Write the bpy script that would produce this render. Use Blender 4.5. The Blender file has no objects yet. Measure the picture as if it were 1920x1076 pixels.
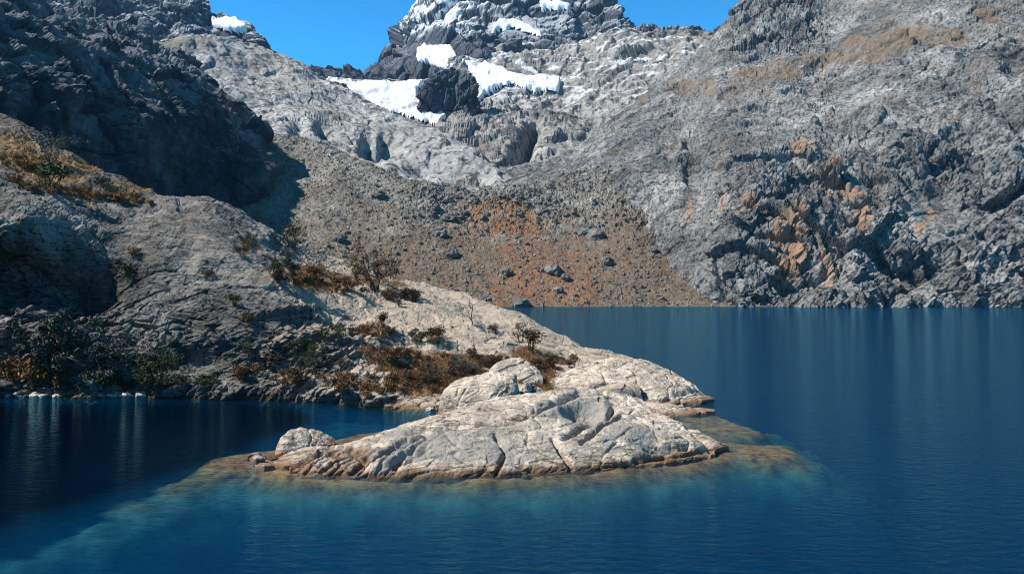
import bpy, math, random
import numpy as np
from mathutils import Vector

random.seed(7)
RNG = np.random.default_rng(7)
SC = bpy.context.scene
COL = SC.collection
R = math.radians

# ------------------------------------------------------------------ camera, sky, sun, exposure
CAM_H = 8.0
FPX = 1920 * 28.0 / 36.0          # focal length in photo pixels
HOR = 538.0                       # horizon row of the level camera
cam_d = bpy.data.cameras.new('camera')
cam_d.sensor_width = 36.0
cam_d.lens = 28.0
cam_d.clip_start = 0.2
cam_d.clip_end = 12000
cam = bpy.data.objects.new('camera', cam_d)
cam.location = (0, 0, CAM_H)
cam.rotation_euler = (R(90), 0, 0)
COL.objects.link(cam)
SC.camera = cam

SUN = Vector((-0.66, -0.15, 0.75)).normalized()      # direction towards the sun
sun_el = math.asin(SUN.z)
sun_az = math.atan2(SUN.x, SUN.y)
world = bpy.data.worlds.new('World')
SC.world = world
world.use_nodes = True
wn = world.node_tree.nodes
wn.clear()
w_out = wn.new('ShaderNodeOutputWorld')
w_bg = wn.new('ShaderNodeBackground')
w_sky = wn.new('ShaderNodeTexSky')
w_sky.sky_type = 'NISHITA'
w_sky.sun_disc = False
w_sky.sun_elevation = sun_el
w_sky.sun_rotation = sun_az
w_sky.altitude = 0
w_sky.air_density = 1.0
w_sky.dust_density = 0.2
w_sky.ozone_density = 3.0
w_bg.inputs['Strength'].default_value = 0.09
w_hsv = wn.new('ShaderNodeMix')
w_hsv.data_type = 'RGBA'
w_hsv.blend_type = 'MULTIPLY'
w_hsv.inputs[0].default_value = 1.0
w_hsv.inputs[7].default_value = (0.22, 1.12, 1.6, 1)      # thin dry mountain air: deep saturated blue
world.node_tree.links.new(w_sky.outputs[0], w_hsv.inputs[6])
w_tc = wn.new('ShaderNodeTexCoord')
w_sep = wn.new('ShaderNodeSeparateXYZ')
w_rmp = wn.new('ShaderNodeValToRGB')
w_rmp.color_ramp.elements[0].position = 0.28
w_rmp.color_ramp.elements[0].color = (1, 1, 1, 1)
w_rmp.color_ramp.elements[1].position = 0.75
w_rmp.color_ramp.elements[1].color = (.26, .17, .14, 1)      # high mountain sky darkens towards the zenith
w_mul = wn.new('ShaderNodeMix'); w_mul.data_type = 'RGBA'; w_mul.blend_type = 'MULTIPLY'; w_mul.inputs[0].default_value = 1.0
for a_, b_ in ((w_tc.outputs['Generated'], w_sep.inputs[0]), (w_sep.outputs['Z'], w_rmp.inputs[0]), (w_hsv.outputs[2], w_mul.inputs[6]),
               (w_rmp.outputs[0], w_mul.inputs[7]), (w_mul.outputs[2], w_bg.inputs['Color'])):
    world.node_tree.links.new(a_, b_)
world.node_tree.links.new(w_bg.outputs[0], w_out.inputs['Surface'])

sun_d = bpy.data.lights.new('sun', 'SUN')
sun_d.energy = 5.0
sun_d.angle = R(0.5)
sun_d.color = (1.0, 0.955, 0.89)
sun = bpy.data.objects.new('sun', sun_d)
sun.rotation_euler = (-SUN).to_track_quat('-Z', 'Y').to_euler()
sun.location = (-200, 0, 300)
COL.objects.link(sun)

SC.view_settings.view_transform = 'Standard'
SC.view_settings.look = 'None'
SC.view_settings.exposure = 0.7
SC.view_settings.gamma = 1.0
SC.cycles.use_denoising = True
SC.cycles.max_bounces = 8
SC.cycles.diffuse_bounces = 1
SC.cycles.filter_width = 1.05
SC.cycles.transparent_max_bounces = 16
SC.cycles.volume_bounces = 0
SC.cycles.caustics_reflective = False
SC.cycles.caustics_refractive = False

# ------------------------------------------------------------------ numpy noise
def _hash(ix, iy, iz, seed):
    with np.errstate(over='ignore'):
        h = ix.astype(np.uint32) * np.uint32(374761393)
        h = h + iy.astype(np.uint32) * np.uint32(668265263)
        h = h + iz.astype(np.uint32) * np.uint32(2246822519) + np.uint32((seed * 3266489917) & 0xffffffff)
        h = (h ^ (h >> np.uint32(15))) * np.uint32(2246822519)
        h = (h ^ (h >> np.uint32(13))) * np.uint32(3266489917)
        return h ^ (h >> np.uint32(16))

_G = RNG.normal(size=(256, 3)).astype(np.float32)
_G /= np.linalg.norm(_G, axis=1, keepdims=True)

def perlin(p, seed=0):
    shp = p.shape[:-1]
    p = p.reshape(-1, 3).astype(np.float32)
    f0 = np.floor(p)
    fi = f0.astype(np.int64)
    f = p - f0
    u = f * f * f * (f * (f * 6 - 15) + 10)
    tot = np.zeros(len(p), np.float32)
    for a in (0, 1):
        for b in (0, 1):
            for c in (0, 1):
                g = _G[_hash(fi[:, 0] + a, fi[:, 1] + b, fi[:, 2] + c, seed) & np.uint32(255)]
                w = ((u[:, 0] if a else 1 - u[:, 0]) * (u[:, 1] if b else 1 - u[:, 1])
                     * (u[:, 2] if c else 1 - u[:, 2]))
                tot += w * (g[:, 0] * (f[:, 0] - a) + g[:, 1] * (f[:, 1] - b) + g[:, 2] * (f[:, 2] - c))
    return (tot * 1.5).reshape(shp)

def fbm(p, octaves, seed=0, gain=0.5):
    t = 0.0
    a = 1.0
    for k in range(octaves):
        t = t + a * perlin(p * (2.03 ** k), seed + k)
        a *= gain
    return t

def ridged(p, octaves, seed=0, gain=0.5):
    t = 0.0
    a = 1.0
    for k in range(octaves):
        t = t + a * (1 - 2 * np.abs(perlin(p * (2.07 ** k), seed + k)))
        a *= gain
    return t

def facet(p, seed=0, tilt=1.0):
    """blocky rock: every Voronoi cell is a tilted plane with an offset of its own; also edge distance"""
    shp = p.shape[:-1]
    p = p.reshape(-1, 3).astype(np.float32)
    base = np.floor(p - 0.5).astype(np.int64)
    best = np.full(len(p), 1e9, np.float32)
    second = np.full(len(p), 1e9, np.float32)
    val = np.zeros(len(p), np.float32)
    for a in (0, 1):
        for b in (0, 1):
            for c in (0, 1):
                x, y, z = base[:, 0] + a, base[:, 1] + b, base[:, 2] + c
                h = _hash(x, y, z, seed)
                jx = (h & np.uint32(1023)).astype(np.float32) / 1023
                jy = ((h >> np.uint32(10)) & np.uint32(1023)).astype(np.float32) / 1023
                jz = ((h >> np.uint32(20)) & np.uint32(1023)).astype(np.float32) / 1023
                dx = p[:, 0] - (x + 0.2 + 0.6 * jx)
                dy = p[:, 1] - (y + 0.2 + 0.6 * jy)
                dz = p[:, 2] - (z + 0.2 + 0.6 * jz)
                d = dx * dx + dy * dy + dz * dz
                h2 = _hash(x, y, z, seed + 77)
                g = _G[h2 & np.uint32(255)]
                off = ((h2 >> np.uint32(8)) & np.uint32(1023)).astype(np.float32) / 1023 - 0.5
                v = off + tilt * (g[:, 0] * dx + g[:, 1] * dy + g[:, 2] * dz)
                m = d < best
                second = np.where(m, best, np.minimum(second, d))
                val = np.where(m, v, val)
                best = np.where(m, d, best)
    return val.reshape(shp), (np.sqrt(second) - np.sqrt(best)).reshape(shp)

def joints(p, direction, L, seed, warp=0.5):
    """parallel joints in rock: planar faces ending in sharp steps, offset from block to block"""
    d = np.array(direction, np.float32); d /= np.linalg.norm(d)
    v, _ = facet(p / (3.2 * L), seed, 0.0)
    t = p @ d / L + 1.6 * v + warp * perlin(p / (2.5 * L), seed + 3)
    f = t - np.floor(t)
    k = _hash(np.floor(t).astype(np.int64), np.floor(v * 64).astype(np.int64), np.zeros(t.shape, np.int64), seed)
    amp = 0.4 + 0.9 * (k & np.uint32(255)).astype(np.float32) / 255
    return (np.where(f < .9, f / .9, (1 - f) / .1) - .5) * amp

def sstep(a, b, x):
    t = np.clip((x - a) / (b - a), 0, 1)
    return t * t * (3 - 2 * t)

def rot_scale(p, axis_dir, along, across):
    """stretch noise along a direction: returns coordinates divided by lengths along / across it"""
    d = np.array(axis_dir, np.float32)
    d /= np.linalg.norm(d)
    t = np.array((0, 0, 1), np.float32)
    if abs(d[2]) > 0.9:
        t = np.array((1, 0, 0), np.float32)
    a = np.cross(d, t); a /= np.linalg.norm(a)
    b = np.cross(d, a)
    return np.stack([p @ d / along, p @ a / across, p @ b / across], -1)

# ------------------------------------------------------------------ lofted land
def W(px, py, d):
    """point seen in the photo at (px, py) and d metres away along the ground"""
    return ((px - 960) / FPX * d, d, CAM_H - (py - HOR) / FPX * d)

def proj(p):
    d = np.maximum(p[..., 1], 0.5)
    return 960 + p[..., 0] / d * FPX, HOR + (CAM_H - p[..., 2]) / d * FPX

def shore_d(py):
    return FPX * CAM_H / (py - HOR)

def cr_matrix(n_out, n_ctrl, ts=None):
    """Catmull-Rom interpolation matrix"""
    t = np.linspace(0, n_ctrl - 1, n_out) if ts is None else ts
    i = np.clip(np.floor(t).astype(int), 0, n_ctrl - 2)
    f = t - i
    M = np.zeros((n_out, n_ctrl))
    w = [-.5 * f + f * f - .5 * f ** 3, 1 - 2.5 * f * f + 1.5 * f ** 3,
         .5 * f + 2 * f * f - 1.5 * f ** 3, -.5 * f * f + .5 * f ** 3]
    for k in range(4):
        np.add.at(M, (np.arange(n_out), np.clip(i + k - 1, 0, n_ctrl - 1)), w[k])
    return M

def crease(px, py, line, w):
    """bell around a polyline"""
    d = np.full(px.shape, 1e9, np.float32)
    for (x0, y0), (x1, y1) in zip(line[:-1], line[1:]):
        vx, vy = x1 - x0, y1 - y0
        t = np.clip(((px - x0) * vx + (py - y0) * vy) / (vx * vx + vy * vy), 0, 1)
        d = np.minimum(d, np.hypot(px - x0 - t * vx, py - y0 - t * vy))
    return np.exp(-(d / w) ** 2)

def blob(px, py, x, y, rx, ry):
    return np.exp(-(((px - x) / rx) ** 2 + ((py - y) / ry) ** 2))

class Sheet:
    def __init__(self, ctrl, nu, nv):
        c = np.array(ctrl, float)
        A, B = cr_matrix(nv, c.shape[0]), cr_matrix(nu, c.shape[1])
        self.base = np.einsum('ij,jkc,lk->ilc', A, c, B).astype(np.float32)
        self.p = self.base.copy()
        self.u = np.broadcast_to(np.linspace(0, 1, nu, dtype=np.float32), (nv, nu))
        self.v = np.broadcast_to(np.linspace(0, 1, nv, dtype=np.float32)[:, None], (nv, nu))
        self.attrs = {}
        self.n0 = self.normals()
    def normals(self):
        du = np.gradient(self.p, axis=1)
        dv = np.gradient(self.p, axis=0)
        n = np.cross(du, dv)
        return n / (np.linalg.norm(n, axis=-1, keepdims=True) + 1e-9)
    def push(self, h, n=None):
        self.p = self.p + (self.n0 if n is None else n) * np.asarray(h, np.float32)[..., None]
    def mesh(self, name, mat, smooth=False, parent=None):
        nv, nu = self.p.shape[:2]
        idx = np.arange(nv * nu).reshape(nv, nu)
        f = np.stack([idx[:-1, :-1], idx[:-1, 1:], idx[1:, 1:], idx[1:, :-1]], -1).reshape(-1, 4)
        return make_mesh(name, self.p.reshape(-1, 3), f, mat, smooth, parent,
                         {k: v.reshape(-1) for k, v in self.attrs.items()})
    def at(self, px, py, lift=0.0):
        """the surface point that shows at photo pixel (px, py)"""
        if not hasattr(self, '_pp'):
            self._pp = proj(self.p)
        q = (self._pp[0] - px) ** 2 + (self._pp[1] - py) ** 2
        near = q < max(9.0, float(q.min()) * 1.5 + 0.01)
        d = np.where(near, self.p[..., 1], 1e9)
        k = np.unravel_index(np.argmin(d), d.shape)
        p = self.p[k]
        return Vector((float(p[0]), float(p[1]), float(p[2]) + lift))

def make_mesh(name, verts, faces, mat, smooth=False, parent=None, attrs=None):
    verts = np.asarray(verts, np.float32)
    faces = np.asarray(faces, np.int32)
    k = faces.shape[1]
    me = bpy.data.meshes.new(name)
    me.vertices.add(len(verts))
    me.vertices.foreach_set('co', verts.ravel())
    me.loops.add(faces.size)
    me.loops.foreach_set('vertex_index', faces.ravel())
    me.polygons.add(len(faces))
    me.polygons.foreach_set('loop_start', np.arange(0, faces.size, k, dtype=np.int32))
    me.update(calc_edges=True)
    me.polygons.foreach_set('use_smooth', np.full(len(faces), smooth, bool))
    for an, av in (attrs or {}).items():
        a = me.attributes.new(an, 'FLOAT', 'POINT')
        a.data.foreach_set('value', np.asarray(av, np.float32).ravel())
    me.materials.append(mat)
    o = bpy.data.objects.new(name, me)
    COL.objects.link(o)
    if parent:
        o.parent = parent
    return o

def tag(o, label=None, cat=None, group=None, kind=None):
    if label: o['label'] = label
    if cat: o['category'] = cat
    if group: o['group'] = group
    if kind: o['kind'] = kind
    return o

# ------------------------------------------------------------------ materials
def new_mat(name):
    m = bpy.data.materials.new(name)
    m.use_nodes = True
    nt = m.node_tree
    nt.nodes.clear()
    return m, nt.nodes, nt.links

def principled(N, L, rough=0.9, spec=0.2):
    out = N.new('ShaderNodeOutputMaterial')
    b = N.new('ShaderNodeBsdfPrincipled')
    b.inputs['Roughness'].default_value = rough
    b.inputs['Specular IOR Level'].default_value = spec
    L.new(b.outputs[0], out.inputs['Surface'])
    return b

def tex_noise(N, L, scale, detail=6, rough=0.6, stretch=None, rot=None):
    tc = N.new('ShaderNodeTexCoord')
    n = N.new('ShaderNodeTexNoise')
    n.inputs['Scale'].default_value = scale
    n.inputs['Detail'].default_value = detail
    n.inputs['Roughness'].default_value = rough
    if stretch:
        mp = N.new('ShaderNodeMapping')
        mp.inputs['Scale'].default_value = stretch
        if rot: mp.inputs['Rotation'].default_value = rot
        L.new(tc.outputs['Object'], mp.inputs['Vector'])
        L.new(mp.outputs[0], n.inputs['Vector'])
    else:
        L.new(tc.outputs['Object'], n.inputs['Vector'])
    return n

def ramp(N, L, src, stops):
    r = N.new('ShaderNodeValToRGB')
    e = r.color_ramp.elements
    while len(e) < len(stops):
        e.new(0.5)
    for k, (pos, c) in enumerate(stops):
        e[k].position = pos
        e[k].color = (c, c, c, 1) if isinstance(c, (int, float)) else (*c, 1)
    L.new(src, r.inputs['Fac'])
    return r

def mixc(N, L, fac, a, b, mode='MIX'):
    m = N.new('ShaderNodeMix')
    m.data_type = 'RGBA'
    m.blend_type = mode
    for sock, v in ((m.inputs[0], fac), (m.inputs[6], a), (m.inputs[7], b)):
        if isinstance(v, (int, float)):
            sock.default_value = v
        elif isinstance(v, tuple):
            sock.default_value = (*v, 1)
        else:
            L.new(v, sock)
    return m.outputs[2]

def attr(N, name):
    a = N.new('ShaderNodeAttribute')
    a.attribute_name = name
    return a.outputs['Fac']

def rock_mat(name, dark, mid, light, scale, bump_scale, bump_dist, soil=None, warm=None, algae=None,
             streak=None, rough=0.92, snow=False, bump_str=0.7, fine=0.35, specks=None, cracks=None):
    m, N, L = new_mat(name)
    b = principled(N, L, rough, 0.15)
    n1 = tex_noise(N, L, scale, 8, 0.65)
    c = ramp(N, L, n1.outputs['Fac'], [(0.30, dark), (0.5, mid), (0.72, light)]).outputs[0]
    n2 = tex_noise(N, L, scale * 9, 6, 0.7)
    f = ramp(N, L, n2.outputs['Fac'], [(0.3, 1 - fine), (0.5, 1.0), (0.7, 1 + fine * 0.6)]).outputs[0]
    c = mixc(N, L, 1.0, c, f, 'MULTIPLY')
    if streak:
        n3 = tex_noise(N, L, 1.0, 5, 0.6, streak[0], streak[1])
        s = ramp(N, L, n3.outputs['Fac'], [(0.38, streak[2]), (0.55, 1.0)]).outputs[0]
        c = mixc(N, L, 1.0, c, s, 'MULTIPLY')
    if cracks:                       # thin dark seams and lichen lines along the grain of the rock
        for sc_, rt_, wd_, dk_ in cracks:
            n5 = tex_noise(N, L, 1.0, 4, 0.55, sc_, rt_)
            q = ramp(N, L, n5.outputs['Fac'], [(.5 - 2 * wd_, 1.0), (.5 - wd_ * .5, dk_), (.5 + wd_ * .5, dk_), (.5 + 2 * wd_, 1.0)]).outputs[0]
            c = mixc(N, L, 1.0, c, q, 'MULTIPLY')
    if specks:                       # lichen, cracks and cushion plants: small dark marks
        n4 = tex_noise(N, L, specks[0], 3, 0.6)
        d = ramp(N, L, n4.outputs['Fac'], [(specks[1] - .05, specks[2]), (specks[1] + .04, 1.0)]).outputs[0]
        c = mixc(N, L, 1.0, c, d, 'MULTIPLY')
    if warm:
        c = mixc(N, L, attr(N, 'warm'), c, warm)
    if soil:
        ns = tex_noise(N, L, scale * 14, 6, 0.75)
        sc = ramp(N, L, ns.outputs['Fac'], [(0.3, tuple(x * 0.55 for x in soil)), (0.52, soil),
                                            (0.7, tuple(min(1, x * 1.35) for x in soil))]).outputs[0]
        c = mixc(N, L, attr(N, 'soil'), c, sc)
    if algae:
        c = mixc(N, L, attr(N, 'algae'), c, algae)
    if snow:
        c = mixc(N, L, attr(N, 'snow'), c, (0.86, 0.88, 0.9))
    L.new(c, b.inputs['Base Color'])
    nb = tex_noise(N, L, bump_scale, 8, 0.7)
    bp = N.new('ShaderNodeBump')
    bp.inputs['Strength'].default_value = bump_str
    bp.inputs['Distance'].default_value = bump_dist
    L.new(nb.outputs['Fac'], bp.inputs['Height'])
    L.new(bp.outputs[0], b.inputs['Normal'])
    return m

M_far = rock_mat('far_rock', (.10, .11, .12), (.20, .195, .19), (.34, .32, .30), 0.010, 0.06, 4.0, snow=True,
                 soil=(.24, .19, .14))
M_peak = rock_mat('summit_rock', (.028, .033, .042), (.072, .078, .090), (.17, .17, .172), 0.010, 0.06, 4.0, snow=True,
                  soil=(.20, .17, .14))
M_slab = rock_mat('slab_rock', (.15, .15, .152), (.30, .295, .285), (.44, .43, .415), 0.02, 0.15, 2.5, fine=0.55, bump_str=1.0, specks=(0.16, 0.43, 0.3),
                  soil=(.22, .18, .13))
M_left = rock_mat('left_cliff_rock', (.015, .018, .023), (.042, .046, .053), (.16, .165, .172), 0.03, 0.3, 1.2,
                  soil=(.19, .195, .20), streak=((0.12, 0.12, 0.012), None, 0.55))  # soil slot: paler tone painted where the cliff top catches light
M_right = rock_mat('right_cliff_rock', (.075, .075, .075), (.185, .182, .175), (.36, .35, .335), 0.03, 0.5, 1.2,
                   soil=(.17, .125, .088), warm=(.36, .20, .11), fine=0.75, bump_str=1.0, specks=(0.7, 0.44, 0.3))
M_scree = rock_mat('scree_rubble', (.15, .148, .143), (.25, .24, .225), (.36, .345, .32), 0.05, 0.7, 0.5,
                   soil=(.275, .175, .095), fine=0.5)
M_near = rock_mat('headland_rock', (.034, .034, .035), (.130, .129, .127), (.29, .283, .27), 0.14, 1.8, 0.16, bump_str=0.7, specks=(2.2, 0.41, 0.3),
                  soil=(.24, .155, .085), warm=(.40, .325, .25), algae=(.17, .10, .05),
                  streak=((0.5, 0.5, 0.12), (0.3, 0.5, 0.2), 0.62),
                  cracks=(((.16, .3, 1.5), (.1, -.25, .2), .008, .25), ((.35, .5, 2.4), (.2, .35, .1), .006, .35)))
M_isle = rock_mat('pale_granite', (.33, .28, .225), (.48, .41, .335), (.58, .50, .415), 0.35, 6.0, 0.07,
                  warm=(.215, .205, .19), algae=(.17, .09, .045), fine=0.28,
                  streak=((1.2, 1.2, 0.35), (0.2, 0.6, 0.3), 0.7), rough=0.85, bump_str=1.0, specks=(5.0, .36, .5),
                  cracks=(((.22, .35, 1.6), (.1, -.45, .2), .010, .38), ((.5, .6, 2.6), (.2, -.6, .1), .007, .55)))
M_pale = rock_mat('pale_stone', (.28, .26, .23), (.46, .43, .38), (.62, .58, .52), 1.5, 8, 0.03)
M_boulder = rock_mat('boulder_rock', (.06, .058, .054), (.13, .122, .112), (.26, .245, .22), 0.12, 1.2, 0.2)

m, N, L = new_mat('snow')
b = principled(N, L, 0.6, 0.3)
ns = tex_noise(N, L, 0.03, 6, 0.6)
L.new(ramp(N, L, ns.outputs['Fac'], [(0.35, (.50, .53, .58)), (0.6, (.78, .79, .80))]).outputs[0], b.inputs['Base Color'])
nb = tex_noise(N, L, 0.08, 6, 0.6)
bp = N.new('ShaderNodeBump'); bp.inputs['Strength'].default_value = 0.5; bp.inputs['Distance'].default_value = 2.0
L.new(nb.outputs['Fac'], bp.inputs['Height']); L.new(bp.outputs[0], b.inputs['Normal'])
M_snow = m

# ------------------------------------------------------------------ far mountains
PXS = lambda prof, xs: np.interp(xs, [p[0] for p in prof], [p[1] for p in prof])

def column_sheet(xs, bot, top, dbot, dtop, g, nu, nv, back=((40, -40),), under=((-6, -12),)):
    """columns at photo columns xs; bot/top rows, depths; g = [(t, depth share)]"""
    rows = []
    yb, yt = PXS(bot, xs), PXS(top, xs)
    db, dt = PXS(dbot, xs), PXS(dtop, xs)
    for dd, dz in under:
        rows.append([(lambda p: (p[0], p[1], p[2] + dz))(W(x, y, d + dd)) for x, y, d in zip(xs, yb, db)])
    for t, gg in g:
        rows.append([W(x, y0 + (y1 - y0) * t, d0 + (d1 - d0) * gg)
                     for x, y0, y1, d0, d1 in zip(xs, yb, yt, db, dt)])
    for dd, dz in back:
        rows.append([(lambda p: (p[0] * (d + dd) / d, d + dd, p[2] + dz))(W(x, y, d)) for x, y, d in zip(xs, yt, dt)])
    return Sheet(rows, nu, nv)

# snowy summit
xs = np.array([480, 560, 620, 690, 725, 760, 800, 850, 950, 1050, 1090, 1140, 1185, 1240, 1300, 1345, 1420, 1500, 1620])
top = [(480, 150), (570, 146), (620, 146), (690, 138), (722, 122), (738, 100), (758, 74), (782, 56), (792, 24), (804, -20), (860, -60),
       (950, -75), (1040, -45), (1080, -10), (1100, 6), (1140, 8), (1165, 20), (1185, 48), (1225, 62), (1260, 50), (1300, 58),
       (1345, 70), (1420, 84), (1620, 100)]
peak = column_sheet(xs, [(480, 260), (1620, 260)], top, [(480, 1260), (1620, 1200)],
                    [(480, 1420), (700, 1480), (760, 1560), (950, 1640), (1100, 1560), (1300, 1380), (1620, 1300)],
                    [(0, 0), (.25, .12), (.5, .35), (.75, .7), (1, 1)], 760, 300, back=((40, -60), (200, -300)))
def soften(h, n=2):
    h = np.array(h, np.float32)
    for _ in range(n):
        h[1:-1, 1:-1] = (2 * h[1:-1, 1:-1] + h[:-2, 1:-1] + h[2:, 1:-1] + h[1:-1, :-2] + h[1:-1, 2:]) / 6
    return h
def crag(s, L0, amp, seed, strata=(0.5, 0.2, 0.9), k=(1, .55, .34, .22), along=2.6):
    q = rot_scale(s.base, strata, L0 * along, L0)
    q = q + 0.06 * np.stack([perlin(q * 1.7, seed + 90), perlin(q * 1.7, seed + 91), perlin(q * 1.7, seed + 92)], -1)
    h = 0.0
    for i, a in enumerate(k):
        v, e = facet(q * (2.3 ** i), seed + 10 * i, 1.45)
        h = h + a * (v - 0.35 * np.exp(-(e / 0.08) ** 2))
    return amp * (h - h.mean())
pk_h = (crag(peak, 110, 20, 100, (0.35, 0.1, 0.9), k=(1, .36, .13, .05), along=1.6) + 16 * (ridged(peak.base / 260, 4, 140) - .6)
        + 7 * joints(peak.base, (.7, 0, .7), 55, 150) + 5 * joints(peak.base, (-.6, .1, .8), 30, 160))
bx, by = proj(peak.base)
pk_h = pk_h * (1 - .88 * np.clip(blob(bx, by, 825, 106, 45, 28) + blob(bx, by, 970, 52, 60, 20) + blob(bx, by, 1050, 12, 50, 18) + blob(bx, by, 1108, 88, 38, 14), 0, 1))
sh = sstep(1150, 1215, bx)
pk_h = pk_h * (1 - sh) + sh * (crag(peak, 34, 8, 180, (.3, .1, .9), along=1.6) + 5 * joints(peak.base, (.6, 0, .8), 18, 185))
peak.push(pk_h)
nn = peak.normals()
ppx, ppy = proj(peak.p)
ledge = sstep(.45, .75, nn[..., 2] + 0.25 * perlin(peak.p / 40, 7))
dust = sstep(.12, .42, nn[..., 2] + 0.5 * perlin(peak.p / 25, 9) - 0.12) * sstep(0.2, -0.6, nn[..., 0])
high = sstep(450, 500, peak.p[..., 2]) * sstep(980, 860, ppx)
peak.attrs['snow'] = np.clip(ledge * sstep(400, 480, peak.p[..., 2]) * 0.3 + dust * high * .5, 0, 1)
face = sstep(900, 840, ppx + 30 * perlin(peak.p / 60, 17)) * sstep(75, 45, ppy + 22 * perlin(peak.p / 50, 18))
peak.attrs['snow'] = np.clip(peak.attrs['snow'] + face * sstep(-.05, .12, fbm(peak.p / 16, 4, 21, .6) + .3 * nn[..., 2] - .12) * 0.9, 0, 1)
peak.attrs['soil'] = sstep(.1, .5, perlin(peak.p / 120, 5)) * 0.5 * sstep(1150, 1250, ppx)
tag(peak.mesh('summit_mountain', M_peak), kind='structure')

# shaded ridge at upper left
xs = np.array([-150, 0, 100, 200, 300, 375, 395, 440, 470, 492, 505, 530, 570, 640])
top = [(-150, -60), (0, -50), (200, -35), (330, -30), (370, -12), (380, 8), (395, 22), (440, 36), (468, 45), (485, 62),
       (494, 108), (530, 134), (570, 152), (640, 175)]
rid = column_sheet(xs, [(-150, 190), (640, 190)], top, [(-150, 860), (640, 900)],
                   [(-150, 980), (400, 1020), (640, 960)], [(0, 0), (.3, .2), (.7, .6), (1, 1)], 520, 220,
                   back=((30, -30), (150, -160)))
rx_, ry_ = proj(rid.base)
rid.push((1 - .9 * blob(rx_, ry_, 432, 52, 60, 30)) * (crag(rid, 70, 11, 200, (0.6, 0.2, 0.7), k=(1, .5, .22, .09), along=1.6) + 5 * joints(rid.base, (.6, 0, .8), 26, 250) + 9 * (ridged(rid.base / 150, 4, 240) - .6)))
rid.attrs['snow'] = sstep(.6, .8, rid.normals()[..., 2] + 0.3 * perlin(rid.p / 18, 3)) * 0.35
rid.attrs['soil'] = rid.attrs['snow'] * 0
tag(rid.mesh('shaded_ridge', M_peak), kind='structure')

# headwall basin under the summit
xs = np.array([480, 560, 640, 720, 800, 850, 900, 960, 1020, 1100, 1180, 1260, 1340, 1440, 1560])
bot = [(480, 390), (1560, 400)]
top = [(480, 180), (560, 165), (600, 150), (640, 160), (720, 166), (800, 160), (840, 130), (880, 96), (940, 85), (1000, 95),
       (1100, 85), (1180, 70), (1260, 62), (1345, 66), (1440, 90), (1560, 110)]
hw = column_sheet(xs, bot, top, [(480, 540), (1560, 540)],
                  [(480, 1150), (600, 1180), (800, 1200), (900, 1400), (1100, 1400), (1300, 1240), (1560, 1100)],
                  [(0, 0), (.2, .16), (.4, .4), (.6, .62), (.8, .82), (1, 1)], 760, 380, back=((30, -20), (200, -200)))
hpx, hpy = proj(hw.base)
low = 14 * fbm(hw.base / 220, 3, 300) + 9 * (ridged(hw.base / 170, 3, 310) - .5)
# gully at 975, 290 and a rise right of it
low -= 30 * np.exp(-(((hpx - (985 - (hpy - 290) * 0.45)) / 13) ** 2)) * sstep(225, 260, hpy) * sstep(345, 318, hpy)
low += 10 * blob(hpx, hpy, 915, 275, 60, 34) + 12 * blob(hpx, hpy, 1060, 260, 50, 40)
smoothsnow = (blob(hpx, hpy, 700, 190, 110, 36) + blob(hpx, hpy, 960, 150, 120, 30)).clip(0, 1)
h = crag(hw, 60, 6.5, 320, (0.8, 0.5, 0.2), k=(1, .5, .25, .1), along=1.3) + 4.5 * joints(hw.base, (.5, -.5, .7), 30, 370, 0.7) + 3.0 * joints(hw.base, (-.7, -.3, .6), 22, 371, 0.7)
hw.push(low * (1 - 0.7 * smoothsnow) + soften(h, 1) * (1 - 0.6 * smoothsnow))
hw.attrs['snow'] = sstep(.75, .95, hw.normals()[..., 2] + 0.4 * perlin(hw.p / 22, 8)) * sstep(230, 170, hpy) * 0.5
hw.attrs['soil'] = sstep(.1, .6, fbm(hw.p / 90, 4, 12)) * 0.3 * (1 - smoothsnow)
M_head = rock_mat('headwall_rock', (.12, .118, .113), (.245, .232, .215), (.38, .36, .33), 0.016, 0.10, 3.5, fine=0.55, bump_str=1.0, specks=(0.11, 0.43, 0.3), snow=True,
                  soil=(.24, .18, .13))
tag(hw.mesh('headwall_basin', M_head), kind='structure')

# dark rock knob standing in the glacier
def mound(sil, base, dbase, dcrest, nu, nv, rows=((.35, .18), (.7, .5)), back=3.0, under=1.0, back_share=(.6, 0)):
    """a rock: silhouette and foot as seen in the photo, each with its own depth; its far side is closed behind"""
    xs = np.linspace(max(sil[0][0], base[0][0]), min(sil[-1][0], base[-1][0]), 13)
    ys, yb = PXS(sil, xs), PXS(base, xs)
    db = PXS(dbase, xs)
    dc = np.maximum(PXS(dcrest, xs), db + 0.02)
    R_ = []
    R_.append([(lambda p: (p[0], p[1] - 0.1 * under, p[2] - under))(W(x, y, d)) for x, y, d in zip(xs, yb, db)])
    R_.append([W(x, y, d) for x, y, d in zip(xs, yb, db)])
    for t, g in rows:
        R_.append([W(x, b_ + (s_ - b_) * t, d0 + (d1 - d0) * g) for x, b_, s_, d0, d1 in zip(xs, yb, ys, db, dc)])
    crest = [W(x, y, d) for x, y, d in zip(xs, ys, dc)]
    R_.append(crest)
    foot = [W(x, y, d) for x, y, d in zip(xs, yb, db)]
    for sh, k in ((back_share[0], 0.55), (back_share[1], 1.0)):
        R_.append([(c[0] * (c[1] + back * k) / c[1], c[1] + back * k, f[2] - under * (1 - sh) + (c[2] - f[2]) * sh)
                   for c, f in zip(crest, foot)])
    return Sheet(R_, nu, nv)

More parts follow.
